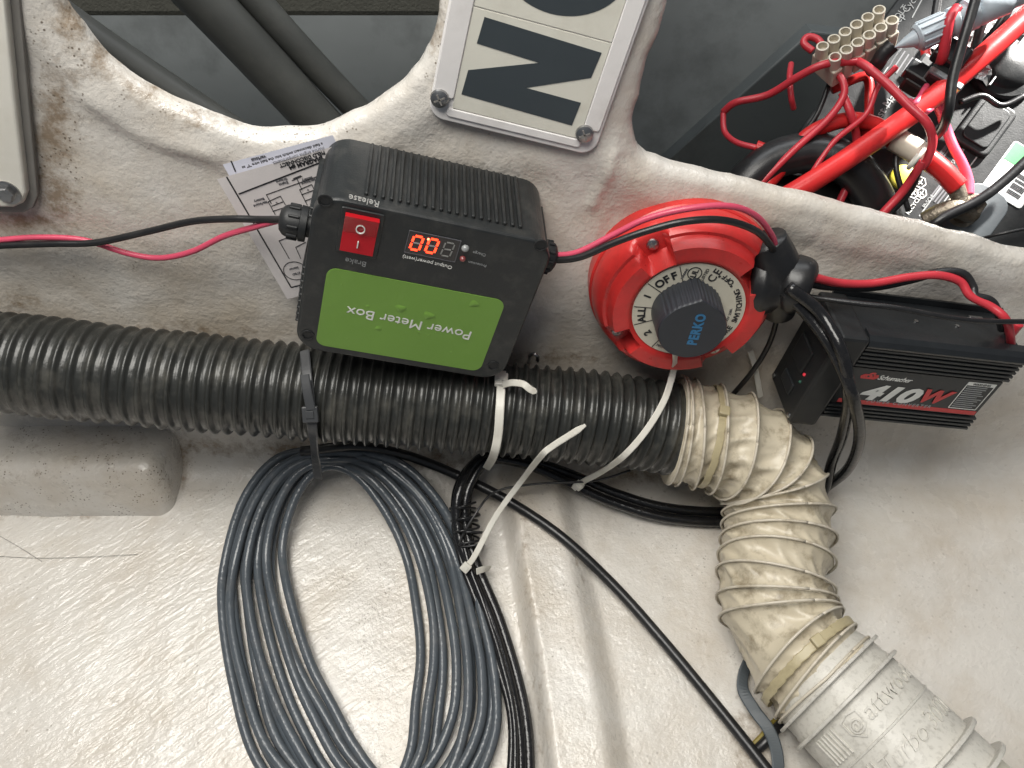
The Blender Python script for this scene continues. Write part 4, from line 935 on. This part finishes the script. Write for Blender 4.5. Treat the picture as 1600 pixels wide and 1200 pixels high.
# ------------------------------------------------------------------ cable ties
TOW = -FW
def tie(spec, wd, mat, label, n=8, tail_taper=False, head=None, teeth=None, group=None):
    pts = P3(spec); path = cat(pts, n); o0 = path[0]
    t = thing('cable_tie', o0, label, 'cable tie', group)
    link('strap', ribbon_me('strap', path - o0, wd, .0013, mat, TOW, (lambda f: 1 - .55 * max(0, f - .93) / .07) if tail_taper else None), t)
    T_, A_, B_ = frames(path, TOW)
    if head is not None:
        i = int(head * (len(path) - 1)); c = path[i] - o0 + A_[i] * .0018
        mm = Matrix(((B_[i][0], T_[i][0], A_[i][0], c[0]), (B_[i][1], T_[i][1], A_[i][1], c[1]), (B_[i][2], T_[i][2], A_[i][2], c[2]), (0, 0, 0, 1)))
        h = link('head', box_me('head', wd * 1.55, wd * 1.6, .0046, mat, .0008, 2), t); h.matrix_local = mm
        link('pawl', box_me('pawl', wd * .8, wd * .7, .001, mat, .0002, 1, at=(0, 0, .0026)), h)
    if teeth:
        for f in np.linspace(*teeth):
            i = int(f * (len(path) - 1)); c = path[i] - o0 + A_[i] * .0008
            mm = Matrix(((B_[i][0], T_[i][0], A_[i][0], c[0]), (B_[i][1], T_[i][1], A_[i][1], c[1]), (B_[i][2], T_[i][2], A_[i][2], c[2]), (0, 0, 0, 1)))
            o = link('tooth', box_me('tooth', wd * .6, .0011, .0006, mat), t); o.matrix_local = mm
    return t, path
tie([(476, 548, 'h', .004), (480, 590, 'h', .004), (485, 635, 'h', .004), (489, 680, 'h', .004), (493, 715, 'f', .090), (497, 748, 'f', .060)], .0078, M['tie_black'], 'dark cable tie holding the grey coil up against the ribbed hose', head=.46)
tie([(486, 640, 'h', .008), (480, 612, 'h', .010), (476, 585, 'h', .012)], .0070, M['tie_black'], 'short cut dark cable tie tail pointing up the ribbed hose below the meter box', n=6)
tie([(784, 580, 'h', .004), (783, 602, 'h', .004), (781, 640, 'h', .004), (778, 680, 'h', .004), (771, 712, 'h', .004), (760, 732, 'f', .07)], .0068, M['tie_white'], 'white cable tie strapped round the ribbed hose under the meter box corner', head=.17)
tie([(786, 601, 'h', .008), (800, 598, 'h', .016), (817, 600, 'h', .022), (828, 608, 'h', .022), (838, 613, 'h', .020)], .0052, M['tie_white'], 'bent white tail of the cable tie at the meter box corner', tail_taper=True, n=6)
tie([(726, 888, 'f', .030), (742, 868, 'f', .036), (775, 806, 'f', .050), (815, 751, 'f', .075), (845, 713, 'h', .016), (862, 698, 'h', .018), (890, 680, 'h', .020), (915, 664, 'h', .022)], .0050, M['tie_white'], 'long white cable tie rising from the black bundle with a toothed free end', tail_taper=True, head=.03, teeth=(.76, .93, 9))
tie([(745, 893, 'f', .030), (757, 889, 'f', .024), (765, 888, 'f', .012)], .0056, M['tie_white'], 'white loop of cable tie closing around the black bundle beside the coil', n=6)
tie([(1062, 535, 'w', .062), (1056, 552, 'w', .070), (1052, 580, 'h', .020), (1038, 625, 'h', .009), (1010, 672, 'h', .007), (975, 712, 'h', .009), (940, 737, 'f', .085), (912, 752, 'f', .050), (896, 764, 'f', .034)], .0052, M['tie_white'], 'long white cable tie hanging from the red switch knob across the hose', head=.93)
tie([(1172, 548, 'w', .006), (1180, 575, 'w', .008), (1188, 620, 'w', .010)], .0050, M['tie_white'], 'pale cable tie end hanging on the wall behind the duct bend', n=6)
def duct_clamp(s_, off, wd, th0, lab, tilt_=0.):
    s_a = np.clip(s_ + tilt_ * np.sin(an - .6), 0, Ld); ii = np.clip(np.interp(s_a, sl_d, np.arange(len(sl_d))).astype(int), 0, len(sl_d) - 1)
    rad = DR + off
    loop = dpath[ii] + (rad * np.cos(an))[:, None] * A_d[ii] + (rad * np.sin(an))[:, None] * B_d[ii]
    loop = np.vstack([loop, loop[:1]]); out = loop - dpath[np.append(ii, ii[0])]; o0 = loop[0]
    t = thing('cable_tie', o0, lab, 'cable tie')
    link('strap', ribbon_me('strap', loop - o0, wd, .0013, M['tie_old'], out), t)
    j = int(th0); i = ii[j]; c = loop[j] - o0; n_ = unit(out[j]); tt = unit(loop[j + 1] - loop[j - 1]); b_ = np.cross(n_, tt)
    h = link('head', box_me('head', .0085, .0088, .006, M['tie_old'], .0012, 2), t)
    h.matrix_local = Matrix(((tt[0], b_[0], n_[0], c[0] + n_[0] * .002), (tt[1], b_[1], n_[1], c[1] + n_[1] * .002), (tt[2], b_[2], n_[2], c[2] + n_[2] * .002), (0, 0, 0, 1)))

def near_j(px, s_):
    i = int(np.interp(s_, sl_d, np.arange(len(sl_d)))); best = (1e9, 0)
    for j in range(1, NS - 1):
        p = dpath[i] + DR * (math.cos(an[j]) * A_d[i] + math.sin(an[j]) * B_d[i]); v_ = p - CAM; z_ = v_ @ FW; x_, y_ = 800 + FP * v_[0] / z_, 600 - FP * (v_ @ UP) / z_
        n_ = math.cos(an[j]) * A_d[i] + math.sin(an[j]) * B_d[i]
        if n_ @ (-v_) > 0:
            d_ = (x_ - px[0]) ** 2 + (y_ - px[1]) ** 2
            if d_ < best[0]: best = (d_, j)
    return best[1]
s1_ = cr[2] + .012; duct_clamp(s1_, -.0016, .0060, near_j((1098, 640), s1_), 'yellowed cable tie clamping the duct onto the black hose', .002)
s2_ = Ld - .020; duct_clamp(s2_, .0004, .0068, near_j((1272, 998), s2_), 'yellowed cable tie clamping the duct onto the blower', .005)

# hook in the wall above the hose, loose strap by the blower
wire('cup_hook', [(826, 566, 'w', .0), (828, 560, 'w', .012), (828, 556, 'w', .022), (834, 553, 'w', .026), (840, 557, 'w', .026), (840, 564, 'w', .020)], .0016, M['steel'], 'small metal cup hook in the wall above the ribbed hose', 'hook', n=6, sides=8)
sp = cat(P3([(1215, 985, 'f', .004), (1172, 1030, 'f', .004), (1160, 1072, 'f', .008), (1178, 1108, 'f', .012), (1200, 1138, 'f', .014), (1213, 1172, 'f', .016), (1216, 1215, 'f', .014), (1210, 1260, 'f', .01)]), 8)
link('grey_strap', ribbon_me('grey_strap', sp - sp[0], .0095, .002, M['grey_strap'], TOW), None, tuple(sp[0]), None, 'flat grey strap curving out from under the blower', 'strap')
wire('stub_wire', [(1175, 1165, 'f', .004), (1190, 1150, 'f', .006), (1202, 1135, 'f', .006), (1216, 1120, 'f', .004)],   .002, M['amber'], 'short yellow wire tucked behind the grey strap beside the blower', 'wire')
wire('stub_wire', [(1182, 1172, 'f', .004), (1197, 1158, 'f', .008), (1212, 1140, 'f', .008), (1226, 1126, 'f', .006)], .004, M['rubber'], 'short black wire beside the yellow wire behind the grey strap', 'wire')

# ------------------------------------------------------------------ battery and its wiring behind the right opening
m = frame_from(B_O, B_U, np.cross(B_U, -B_N) * (1 if np.cross(B_U, -B_N)[0] < 0 else -1))
t = thing('marine_battery', m, 'black marine battery with printed top and white green sticker inside the opening', 'battery')
def bl(px, py, off=0.):
    q_ = m.inverted() @ Vector(bat(px, py, off)); return q_.x, q_.z
def blseg(a, b_, cx0=0, cz0=0): return (bl(*a), bl(*b_))
e1 = bl(1400, 0); e2 = bl(1300, 215); zmax = max(e1[1], e2[1]); 
near_c = bl(1560, 372)
x0 = bl(1385, 330)[0] - .035; x1 = x0 + .34; z1_ = zmax; z0_ = bl(1600, 372)[1] - .01
out = rrect(x1 - x0, z1_ - z0_, .012, 5, (x0 + x1) / 2, (z0_ + z1_) / 2)
link('case', prism_me('case', out, .19, 0, M['battery'], .004), t)
def bprint(segs, wd, mat='print_dim', name='printed_line', y=-.0004): link(name, strip_me(name, [(bl(*a), bl(*b_)) for a, b_ in segs], wd, M[mat], y), t, kind='stuff' if name == 'printed_small_text' else None)
def btext(s_, px, size, mat='print_dim', rot=0, bold=0): x_, z_ = bl(*px); face_text(t, s_, x_, z_, size, M[mat], rot, -.0005, bold, name='printed_text')
link('cell_cover', prism_me('cell_cover', rrect(.050, .034, .006, 4, *bl(1535, 200)), 0, -.006, M['battery'], .002), t)
link('cell_cover_rim', prism_me('cell_cover_rim', rrect(.040, .025, .005, 4, *bl(1535, 200)), -.006, -.008, M['battery'], .001), t)
cap_c = bl(1568, 110)
link('vent_cap', lathe_me('vent_cap', [(.030, 0), (.030, .006), (.028, .008), (.022, .009), (.020, .012), (.014, .015), (.0001, .016)], M['battery'], 'Y', 40), t, (cap_c[0], 0, cap_c[1]))
for sg_ in [((1436, 338), (1475, 285)), ((1475, 315), (1530, 240)), ((1500, 222), (1527, 190)), ((1385, 170), (1425, 112)), ((1370, 130), (1430, 45)), ((1440, 0), (1425, 28))]: bprint([sg_], .0010)
bprint([((1468, 240 + k * 4.2), (1508 - 8 * (k % 3), 190 + k * 4.2 + 6 * (k % 3))) for k in range(4)] + [((1452 + k * 4, 310 + k * 3), (1474 + k * 4, 282 + k * 3)) for k in range(4)] + [((1382 + k * 6, 100 + k * 5), (1402 + k * 6, 70 + k * 5)) for k in range(5)], .0013, 'print_grey', 'printed_small_text')
for cx_, cy_, rr in ((1438, 285, 9), (1427, 302, 8), (1440, 302, 8)):
    hx = [(cx_ + rr * math.cos(a_ + .4), cy_ + rr * math.sin(a_ + .4)) for a_ in np.linspace(0, 2 * math.pi, 7)]
    bprint(list(zip(hx[:-1], hx[1:])), .0008, 'print_white', 'printed_symbol')
    bprint([((cx_ - 3, cy_ + 3), (cx_ + 3, cy_ - 4)), ((cx_ - 3, cy_ - 2), (cx_ + 3, cy_ + 3))], .0008, 'print_white', 'printed_symbol')
for cx_, cy_ in ((1508, 202), (1514, 194), (1505, 213)):
    hx = [(cx_ + 5 * math.cos(a_), cy_ + 5 * math.sin(a_)) for a_ in np.linspace(0, 2 * math.pi, 9)]
    bprint(list(zip(hx[:-1], hx[1:])), .0008, 'print_white', 'printed_symbol')
btext('West Marine', (1385, 165), .0105, 'print_dim', 0); btext('PbSO4', (1450, 315), .0048, 'print_dim'); btext('NON-SPILLABLE', (1492, 250), .0048, 'print_dim')
btext('RECYCLE', (1428, 320), .0050, 'print_white'); btext('Deep Cycle', (1412, 20), .009, 'print_dim'); btext('12 VOLT', (1400, 30), .008, 'print_dim')
# sticker with barcode
sc = [bl(*p, .0015) for p in ((1541, 280), (1592, 208), (1640, 268), (1590, 333))]
sx_ = sum(p[0] for p in sc) / 4; sz_ = sum(p[1] for p in sc) / 4; sw = abs(sc[1][0] - sc[0][0]); sh = abs(sc[0][1] - sc[3][1])
sk = link('sticker', prism_me('sticker', rrect(sw, sh, .003, 4, sx_, sz_), -.0001, -.0008, M['sticker']), t)
gq = [bl(1570, 239), bl(1592, 208)]
link('sticker_band', strip_me('sticker_band', [((sx_ + sw * .30, sz_ + sh * .02), (sx_ + sw * .30, sz_ + sh * .46))], sw * .36, M['sticker_green'], -.0011, .0003), sk)
link('barcode', strip_me('barcode', [((sx_ - sw * .36 + sw * .38 * k / 14, sz_ - sh * .34), (sx_ - sw * .36 + sw * .38 * k / 14, sz_ - sh * .02)) for k in range(15) if k not in (3, 8, 11)], .0009, M['print_black'], -.0011, .0003), sk)
# terminal post with lugs
tp = bl(1500, 335)
link('terminal_post', lathe_me('terminal_post', [(.016, 0), (.016, .003), (.0095, .004), (.0085, .020), (.005, .021), (.0048, .030), (.0001, .031)], M['dull_metal'], 'Y', 24), t, (tp[0], 0, tp[1]))
link('terminal_nut', lathe_me('terminal_nut', [(.0095, .020), (.0098, .0205), (.0098, .0265), (.009, .027)], M['dull_metal'], 'Y', 6, False), t, (tp[0], 0, tp[1]))
link('terminal_base', prism_me('terminal_base', rrect(.058, .040, .014, 5, tp[0] + .004, tp[1] - .010), 0, -.0035, M['grey_strap'], .001), t)
yc = bl(1410, 278, -.0); link('yellow_cap', lathe_me('yellow_cap', [(.011, 0), (.011, .003), (.009, .004), (.0001, .004)], M['yellow'], 'Y', 24), t, (yc[0], 0, yc[1]))
# cable lugs and heavy red cables
wire('lug_cable', [(1350, 195, 'b', .02), (1400, 218, 'b', .034), (1440, 242, 'b', .036), (1470, 265, 'b', .034), (1496, 292, 'b', .030)], .0085, M['red_cable'], 'stubby red cable end with shiny tape leading to the corroded terminal', 'cable')
wire('crimp_sleeve', [(1398, 217, 'b', .036), (1422, 231, 'b', .038), (1446, 246, 'b', .038)], .0098, M['ivory'], 'pale plastic sleeve around the stubby red cable on the battery', 'sleeve')
wire('cable_lug', [(1490, 286, 'b', .030), (1498, 305, 'b', .027), (1502, 325, 'b', .025)], lambda f: .0075 - .002 * f, M['dull_metal'], 'corroded metal lug clamped on the battery terminal', 'lug')
wire('terminal_clamp', [(1445, 345, 'b', .014), (1470, 332, 'b', .022), (1496, 326, 'b', .026), (1520, 335, 'b', .018)], .0078, M['dull_metal'], 'brown corroded clamp across the battery terminal', 'clamp')
wire('red_cable', [(1180, 335, 'b', .045), (1260, 289, 'b', .050), (1340, 237, 'b', .052), (1440, 166, 'b', .054), (1530, 92, 'b', .054), (1610, 20, 'b', .05), (1680, -50, 'b', .05)], .0088, M['red_cable'], 'thick straight red cable slanting across the battery', 'cable')
wire('red_cable', [(1170, 320, 'b', .02), (1215, 268, 'b', .026), (1262, 212, 'b', .032), (1320, 188, 'b', .034), (1368, 195, 'b', .030), (1400, 218, 'b', .028)], .0066, M['red_cable'], 'red cable arching behind the thick straight red cable', 'cable')
wire('red_wire', [(1340, 96, 'b', .055), (1355, 105, 'b', .06), (1385, 130, 'b', .066), (1420, 165, 'b', .072), (1448, 192, 'b', .072), (1457, 220, 'b', .062), (1450, 248, 'b', .052), (1440, 262, 'b', .045)], .0036, M['red_wire'], 'red wire from the terminal strip curling over the thick red cable', 'wire')
wire('red_wire', [(1130, 175, 'b', .01), (1150, 160, 'b', .02), (1200, 148, 'b', .03), (1250, 118, 'b', .05), (1290, 100, 'b', .06), (1340, 96, 'b', .055)], .0032, M['red_wire'], 'red wire sweeping back from the terminal strip into the dark bay', 'wire')
wire('red_wire', [(1130, 175, 'b', .01), (1132, 205, 'b', .012), (1150, 222, 'b', .02), (1178, 230, 'b', .026), (1195, 233, 'b', .026)], .0026, M['red_wire'], 'thin red wire looping in the dark bay to a red connector', 'wire')
wire('red_connector', [(1180, 230, 'b', .026), (1200, 238, 'b', .026), (1222, 248, 'b', .026)], .0062, M['red_cable'], 'small red push connector low in the dark bay', 'connector')
wire('red_wire', [(1304, 108, 'b', .05), (1318, 130, 'b', .052), (1316, 155, 'b', .050), (1290, 190, 'b', .046), (1240, 235, 'b', .040), (1190, 285, 'b', .03), (1160, 320, 'b', .02)], .0030, M['red_wire'], 'red wire hanging from the terminal strip base in a long S', 'wire')
wire('red_wire', [(1316, 145, 'b', .048), (1330, 180, 'b', .045), (1338, 215, 'b', .03), (1336, 260, 'b', .02), (1310, 320, 'b', .01)], .0034, M['red_wire'], 'red wire dropping behind both red cables', 'wire')
wire('red_wire', [(1270, 80, 'b', .05), (1256, 68, 'b', .05), (1262, 58, 'b', .05), (1278, 62, 'b', .05), (1290, 80, 'b', .05)], .0030, M['red_wire'], 'small red wire hook at the back of the terminal strip', 'wire')
wire('pink_wire', [(1422, 158, 'b', .05), (1426, 162, 'b', .056), (1432, 160, 'b', .06), (1448, 134, 'b', .05)], .0026, M['pink_wire'], 'short pink wire hook behind the thick red cable', 'wire')
wire('pink_wire', [(1458, 150, 'b', .05), (1470, 175, 'b', .04), (1478, 200, 'b', .03), (1490, 230, 'b', .028), (1504, 256, 'b', .026), (1513, 282, 'b', .024), (1514, 305, 'b', .024)], .0040, M['pink_wire'], 'pink wire running down to the corroded battery terminal', 'wire')
wire('red_wire', [(1442, 252, 'b', .050), (1432, 268, 'b', .044), (1410, 300, 'b', .03), (1378, 335, 'b', .02), (1350, 370, 'b', .01)], .0036, M['red_wire'], 'red wire tied beside the yellow cap and vanishing behind the lip', 'wire')
wire('black_wire', [(1436, 250, 'b', .048), (1432, 275, 'b', .04), (1416, 305, 'b', .026), (1388, 335, 'b', .016), (1360, 372, 'b', .008)], .0032, M['rubber'], 'black wire tied beside the yellow cap and vanishing behind the lip', 'wire')
wire('black_wire', [(1530, -20, 'b', .10), (1512, 40, 'b', .095), (1500, 80, 'b', .09), (1488, 125, 'b', .085), (1482, 170, 'b', .078), (1474, 198, 'b', .06), (1460, 215, 'b', .045)], .0040, M['rubber'], 'black wire hanging in front of the thick red cable', 'wire')
wire('black_wire', [(1440, 370, 'b', .02), (1468, 344, 'b', .034), (1530, 312, 'b', .036), (1570, 282, 'b', .036), (1610, 245, 'b', .036), (1660, 200, 'b', .036)], .0042, M['rubber'], 'black wire passing over the white green battery sticker', 'wire')
wire('black_wire', [(1535, 372, 'b', .004), (1570, 364, 'b', .012), (1620, 355, 'b', .018), (1680, 350, 'b', .02)], .0013, M['rubber'], 'hair thin black wire just above the painted lip', 'wire')
wire('orange_wire', [(1496, 12, 'b', .085), (1484, 30, 'b', .085), (1479, 55, 'b', .080), (1474, 85, 'b', .07), (1468, 100, 'b', .055)], .0042, M['red_wire'], 'bright red orange wire below the pale grey connector', 'wire')
tq = bat(1432, 247, .055)
link('cable_tie', tube_me('cable_tie', cat([tq + .009 * (math.cos(a_) * B_U + math.sin(a_) * B_N) for a_ in np.linspace(0, 5.6, 9)], 4), .0018, M['tie_white'], 8), None, None, None, 'small pale cable tie around the wires above the yellow cap', 'cable tie')
for k, (a_, b_) in enumerate((((1425, 108), (1465, 92)), ((1452, 90), (1492, 108)))):
    pass
fb = bat(1478, 108, .05); mfb = m.copy(); mfb.translation = Vector(fb)
t3 = thing('fuse_holder', mfb, 'black fuse holder block wired above the thick red cable', 'fuse holder')
link('body', box_me('body', .036, .022, .020, M['matte_black'], .003, 2), t3); link('cap', box_me('cap', .020, .014, .026, M['satin_black'], .003, 2, at=(.004, -.012, .004)), t3); link('clip', box_me('clip', .006, .016, .030, M['steel'], .001, 1, at=(-.014, -.004, -.004)), t3)
fb = bat(1437, 118, .035); mfb = m.copy(); mfb.translation = Vector(fb)
t3 = thing('fuse_holder', mfb, 'small dark fuse holder beside the block on the battery', 'fuse holder')
link('body', box_me('body', .030, .018, .018, M['matte_black'], .003, 2), t3); link('cap', box_me('cap', .014, .012, .022, M['satin_black'], .002, 2, at=(-.006, -.010, .002)), t3)

wire('bay_hose', [(1120, 345, 'w', -.10), (1165, 285, 'w', -.11), (1215, 248, 'w', -.12), (1275, 240, 'w', -.12), (1330, 262, 'w', -.11), (1370, 320, 'w', -.10), (1390, 390, 'w', -.09)], .017, M['rubber'], 'fat black hose arching low in the bay under the red cables', 'hose')
# terminal strip: ivory block with two rows of screw towers
a0 = bat(1283, 88, .05); a1 = bat(1370, 32, .05); aX = unit(a1 - a0); aU = unit(np.array([-.05, -.30, .95]) - aX * np.dot(aX, [-.05, -.30, .95])); aV = np.cross(aX, aU)
if aV[1] > 0: aV = -aV
ln = np.linalg.norm(a1 - a0)
mt_ = Matrix(((aX[0], aV[0], aU[0], a0[0]), (aX[1], aV[1], aU[1], a0[1]), (aX[2], aV[2], aU[2], a0[2]), (0, 0, 0, 1)))
t = thing('terminal_strip', mt_, 'ivory plastic terminal strip with two rows of screw towers', 'terminal block')
pt = ln / 5
for k in range(6):
    link('segment', box_me('segment', pt * .84, .028, .017, M['ivory'], .0012, 2), t, (k * pt, .008, -.0075))
    link('bridge', box_me('bridge', pt * .5, .008, .010, M['ivory'], .0005, 1), t, (k * pt + pt * .5, .008, -.007)) if k < 5 else None
    for y_ in (0, .0155):
        tw = link('screw_tower', lathe_me('screw_tower', [(.0054, 0), (.0050, .0105), (.0038, .0107), (.0036, .005), (.0001, .0048)], M['ivory'], 'Z', 18), t, (k * pt, y_, .001))
# pale grey waterproof connector
c0 = bat(1398, 74, .07); c1 = bat(1600, -14, .085); cx_ = unit(c1 - c0); Lc = np.linalg.norm(c1 - c0); cu = unit(np.array([0, 0, 1.]) - cx_ * cx_[2]); cv = np.cross(cu, cx_)
mc = Matrix(((cx_[0], cv[0], cu[0], c0[0]), (cx_[1], cv[1], cu[1], c0[1]), (cx_[2], cv[2], cu[2], c0[2]), (0, 0, 0, 1)))
t = thing('waterproof_connector', mc, 'pale grey waterproof cable connector with ribbed ends above the red cables', 'connector')
link('tip', lathe_me('tip', [(.0005, 0), (.004, .008), (.0075, .018)], M['pale_grey'], 'X', 24), t)
link('nut', lathe_me('nut', [(.0085, .016), (.0105, .018), (.0105, .040), (.009, .042)], M['pale_grey'], 'X', 24), t)
for j in range(12):
    a_ = j * math.pi / 6; link('nut_rib', box_me('nut_rib', .020, .0016, .002, M['pale_grey'], .0004, 1), t, (.029, -.0106 * math.sin(a_), .0106 * math.cos(a_)), (a_, 0, 0))
link('barrel', lathe_me('barrel', [(.009, .041), (.0115, .043), (.0118, .047), (.0100, .049), (.0100, Lc * .55), (.0125, Lc * .56), (.0125, Lc * .62), (.0105, Lc * .63)], M['pale_grey'], 'X', 28), t)
link('sleeve', lathe_me('sleeve', [(.0100, Lc * .62), (.0118, Lc * .66), (.0118, Lc * .86), (.0095, Lc * .9), (.0095, Lc * 1.1)], M['pale_grey'], 'X', 28), t)

# loose fibres on the bottom
wire('loose_fibre', [(-20, 868, 'f', .001), (60, 872, 'f', .001), (140, 870, 'f', .002), (215, 866, 'f', .001)], .0002, M['gasket'], 'long thin dark fibre lying flat on the white bottom', 'fibre', n=6, sides=6)
wire('loose_fibre', [(-10, 832, 'f', .001), (30, 855, 'f', .002), (65, 877, 'f', .001)], .0002, M['gasket'], 'short thin dark fibre crossing the long fibre on the white bottom', 'fibre', n=6, sides=6)

# clutter of wires and a bracket at the back of the battery bay
for k, (sp_, r_, mt_k, lb) in enumerate((
    ([(1560, -30, 'b', .06), (1535, 35, 'b', .05), (1520, 85, 'b', .04), (1505, 125, 'b', .03)], .0040, 'rubber', 'black wire slanting down beside the round battery vent cap'),
    ([(1590, -30, 'b', .05), (1570, 25, 'b', .045), (1545, 60, 'b', .035), (1515, 90, 'b', .02)], .0040, 'rubber', 'black wire curving behind the bright end of the thick red cable'),
    ([(1470, -30, 'b', .03), (1458, 40, 'b', .025), (1445, 85, 'b', .02), (1440, 120, 'b', .02)], .0036, 'rubber', 'black wire running up from the small dark fuse holder'),
    ([(1300, 140, 'b', .02), (1352, 120, 'b', .022), (1358, 160, 'b', .02), (1356, 200, 'b', .015)], .0040, 'red_cable', 'dull red wire half hidden behind the terminal strip wires'),
    ([(1440, 40, 'b', .02), (1446, 80, 'b', .03), (1452, 110, 'b', .03)], .0040, 'red_cable', 'dull red wire entering the small dark fuse holder'),
    ([(1395, 70, 'b', .06), (1380, 85, 'b', .055), (1372, 98, 'b', .05), (1362, 112, 'b', .04)], .0062, 'rubber', 'black shrink sleeve at the pointed tip of the pale grey connector'),
    ([(1240, 170, 'b', .02), (1236, 150, 'b', .03), (1234, 120, 'b', .03), (1236, 100, 'b', .02)], .0026, 'red_wire', 'faint red wire standing upright in the dark bay'))):
    wire('bay_wire', sp_, r_, M[mt_k], lb, 'wire')
bq = bat(1540, 45, .012); mb = Matrix(((B_U[0], -B_N[0], B_V[0], bq[0]), (B_U[1], -B_N[1], B_V[1], bq[1]), (B_U[2], -B_N[2], B_V[2], bq[2]), (0, 0, 0, 1)))
t = thing('foil_bracket', mb, 'shiny crumpled metal bracket under the wires beside the vent cap', 'bracket')
bm = bmesh.new(); bmesh.ops.create_grid(bm, x_segments=14, y_segments=10, size=.5)
for vv in bm.verts: vv.co = Vector((vv.co.x * .085, -.006 * noise.noise(vv.co * 7 + Vector((3, 1, 0))), vv.co.y * .060))
link('plate', bm_me('plate', bm, M['steel']), t)
link('edge_fold', box_me('edge_fold', .085, .010, .002, M['steel'], .0005, 1, at=(0, .004, .031)), t)

for sp_, r_, mt_k, lb in (
    ([(1150, 330, 'b', .01), (1210, 255, 'b', .02), (1270, 190, 'b', .025), (1300, 120, 'b', .03)], .0022, 'rubber', 'thin black wire rising through the bay to the terminal strip'),
    ([(1250, 300, 'b', .03), (1300, 225, 'b', .04), (1352, 180, 'b', .045), (1372, 135, 'b', .05), (1400, 105, 'b', .05)], .0024, 'red_wire', 'thin red wire weaving between the red cables to the grey connector'),
    ([(1420, 330, 'b', .02), (1400, 260, 'b', .03), (1412, 205, 'b', .03), (1450, 150, 'b', .03)], .0024, 'rubber', 'thin black wire passing under the pale plastic sleeve'),
    ([(1466, 148, 'b', .045), (1456, 168, 'b', .055), (1446, 172, 'b', .058), (1456, 140, 'b', .05)], .0024, 'pink_wire', 'tiny pink wire bend beside the short pink hook'),
    ([(1600, 150, 'b', .02), (1565, 165, 'b', .02), (1535, 150, 'b', .02), (1500, 160, 'b', .02)], .0026, 'rubber', 'thin black wire lying across the battery below the vent cap')):
    wire('bay_wire', sp_, r_, M[mt_k], lb, 'wire')
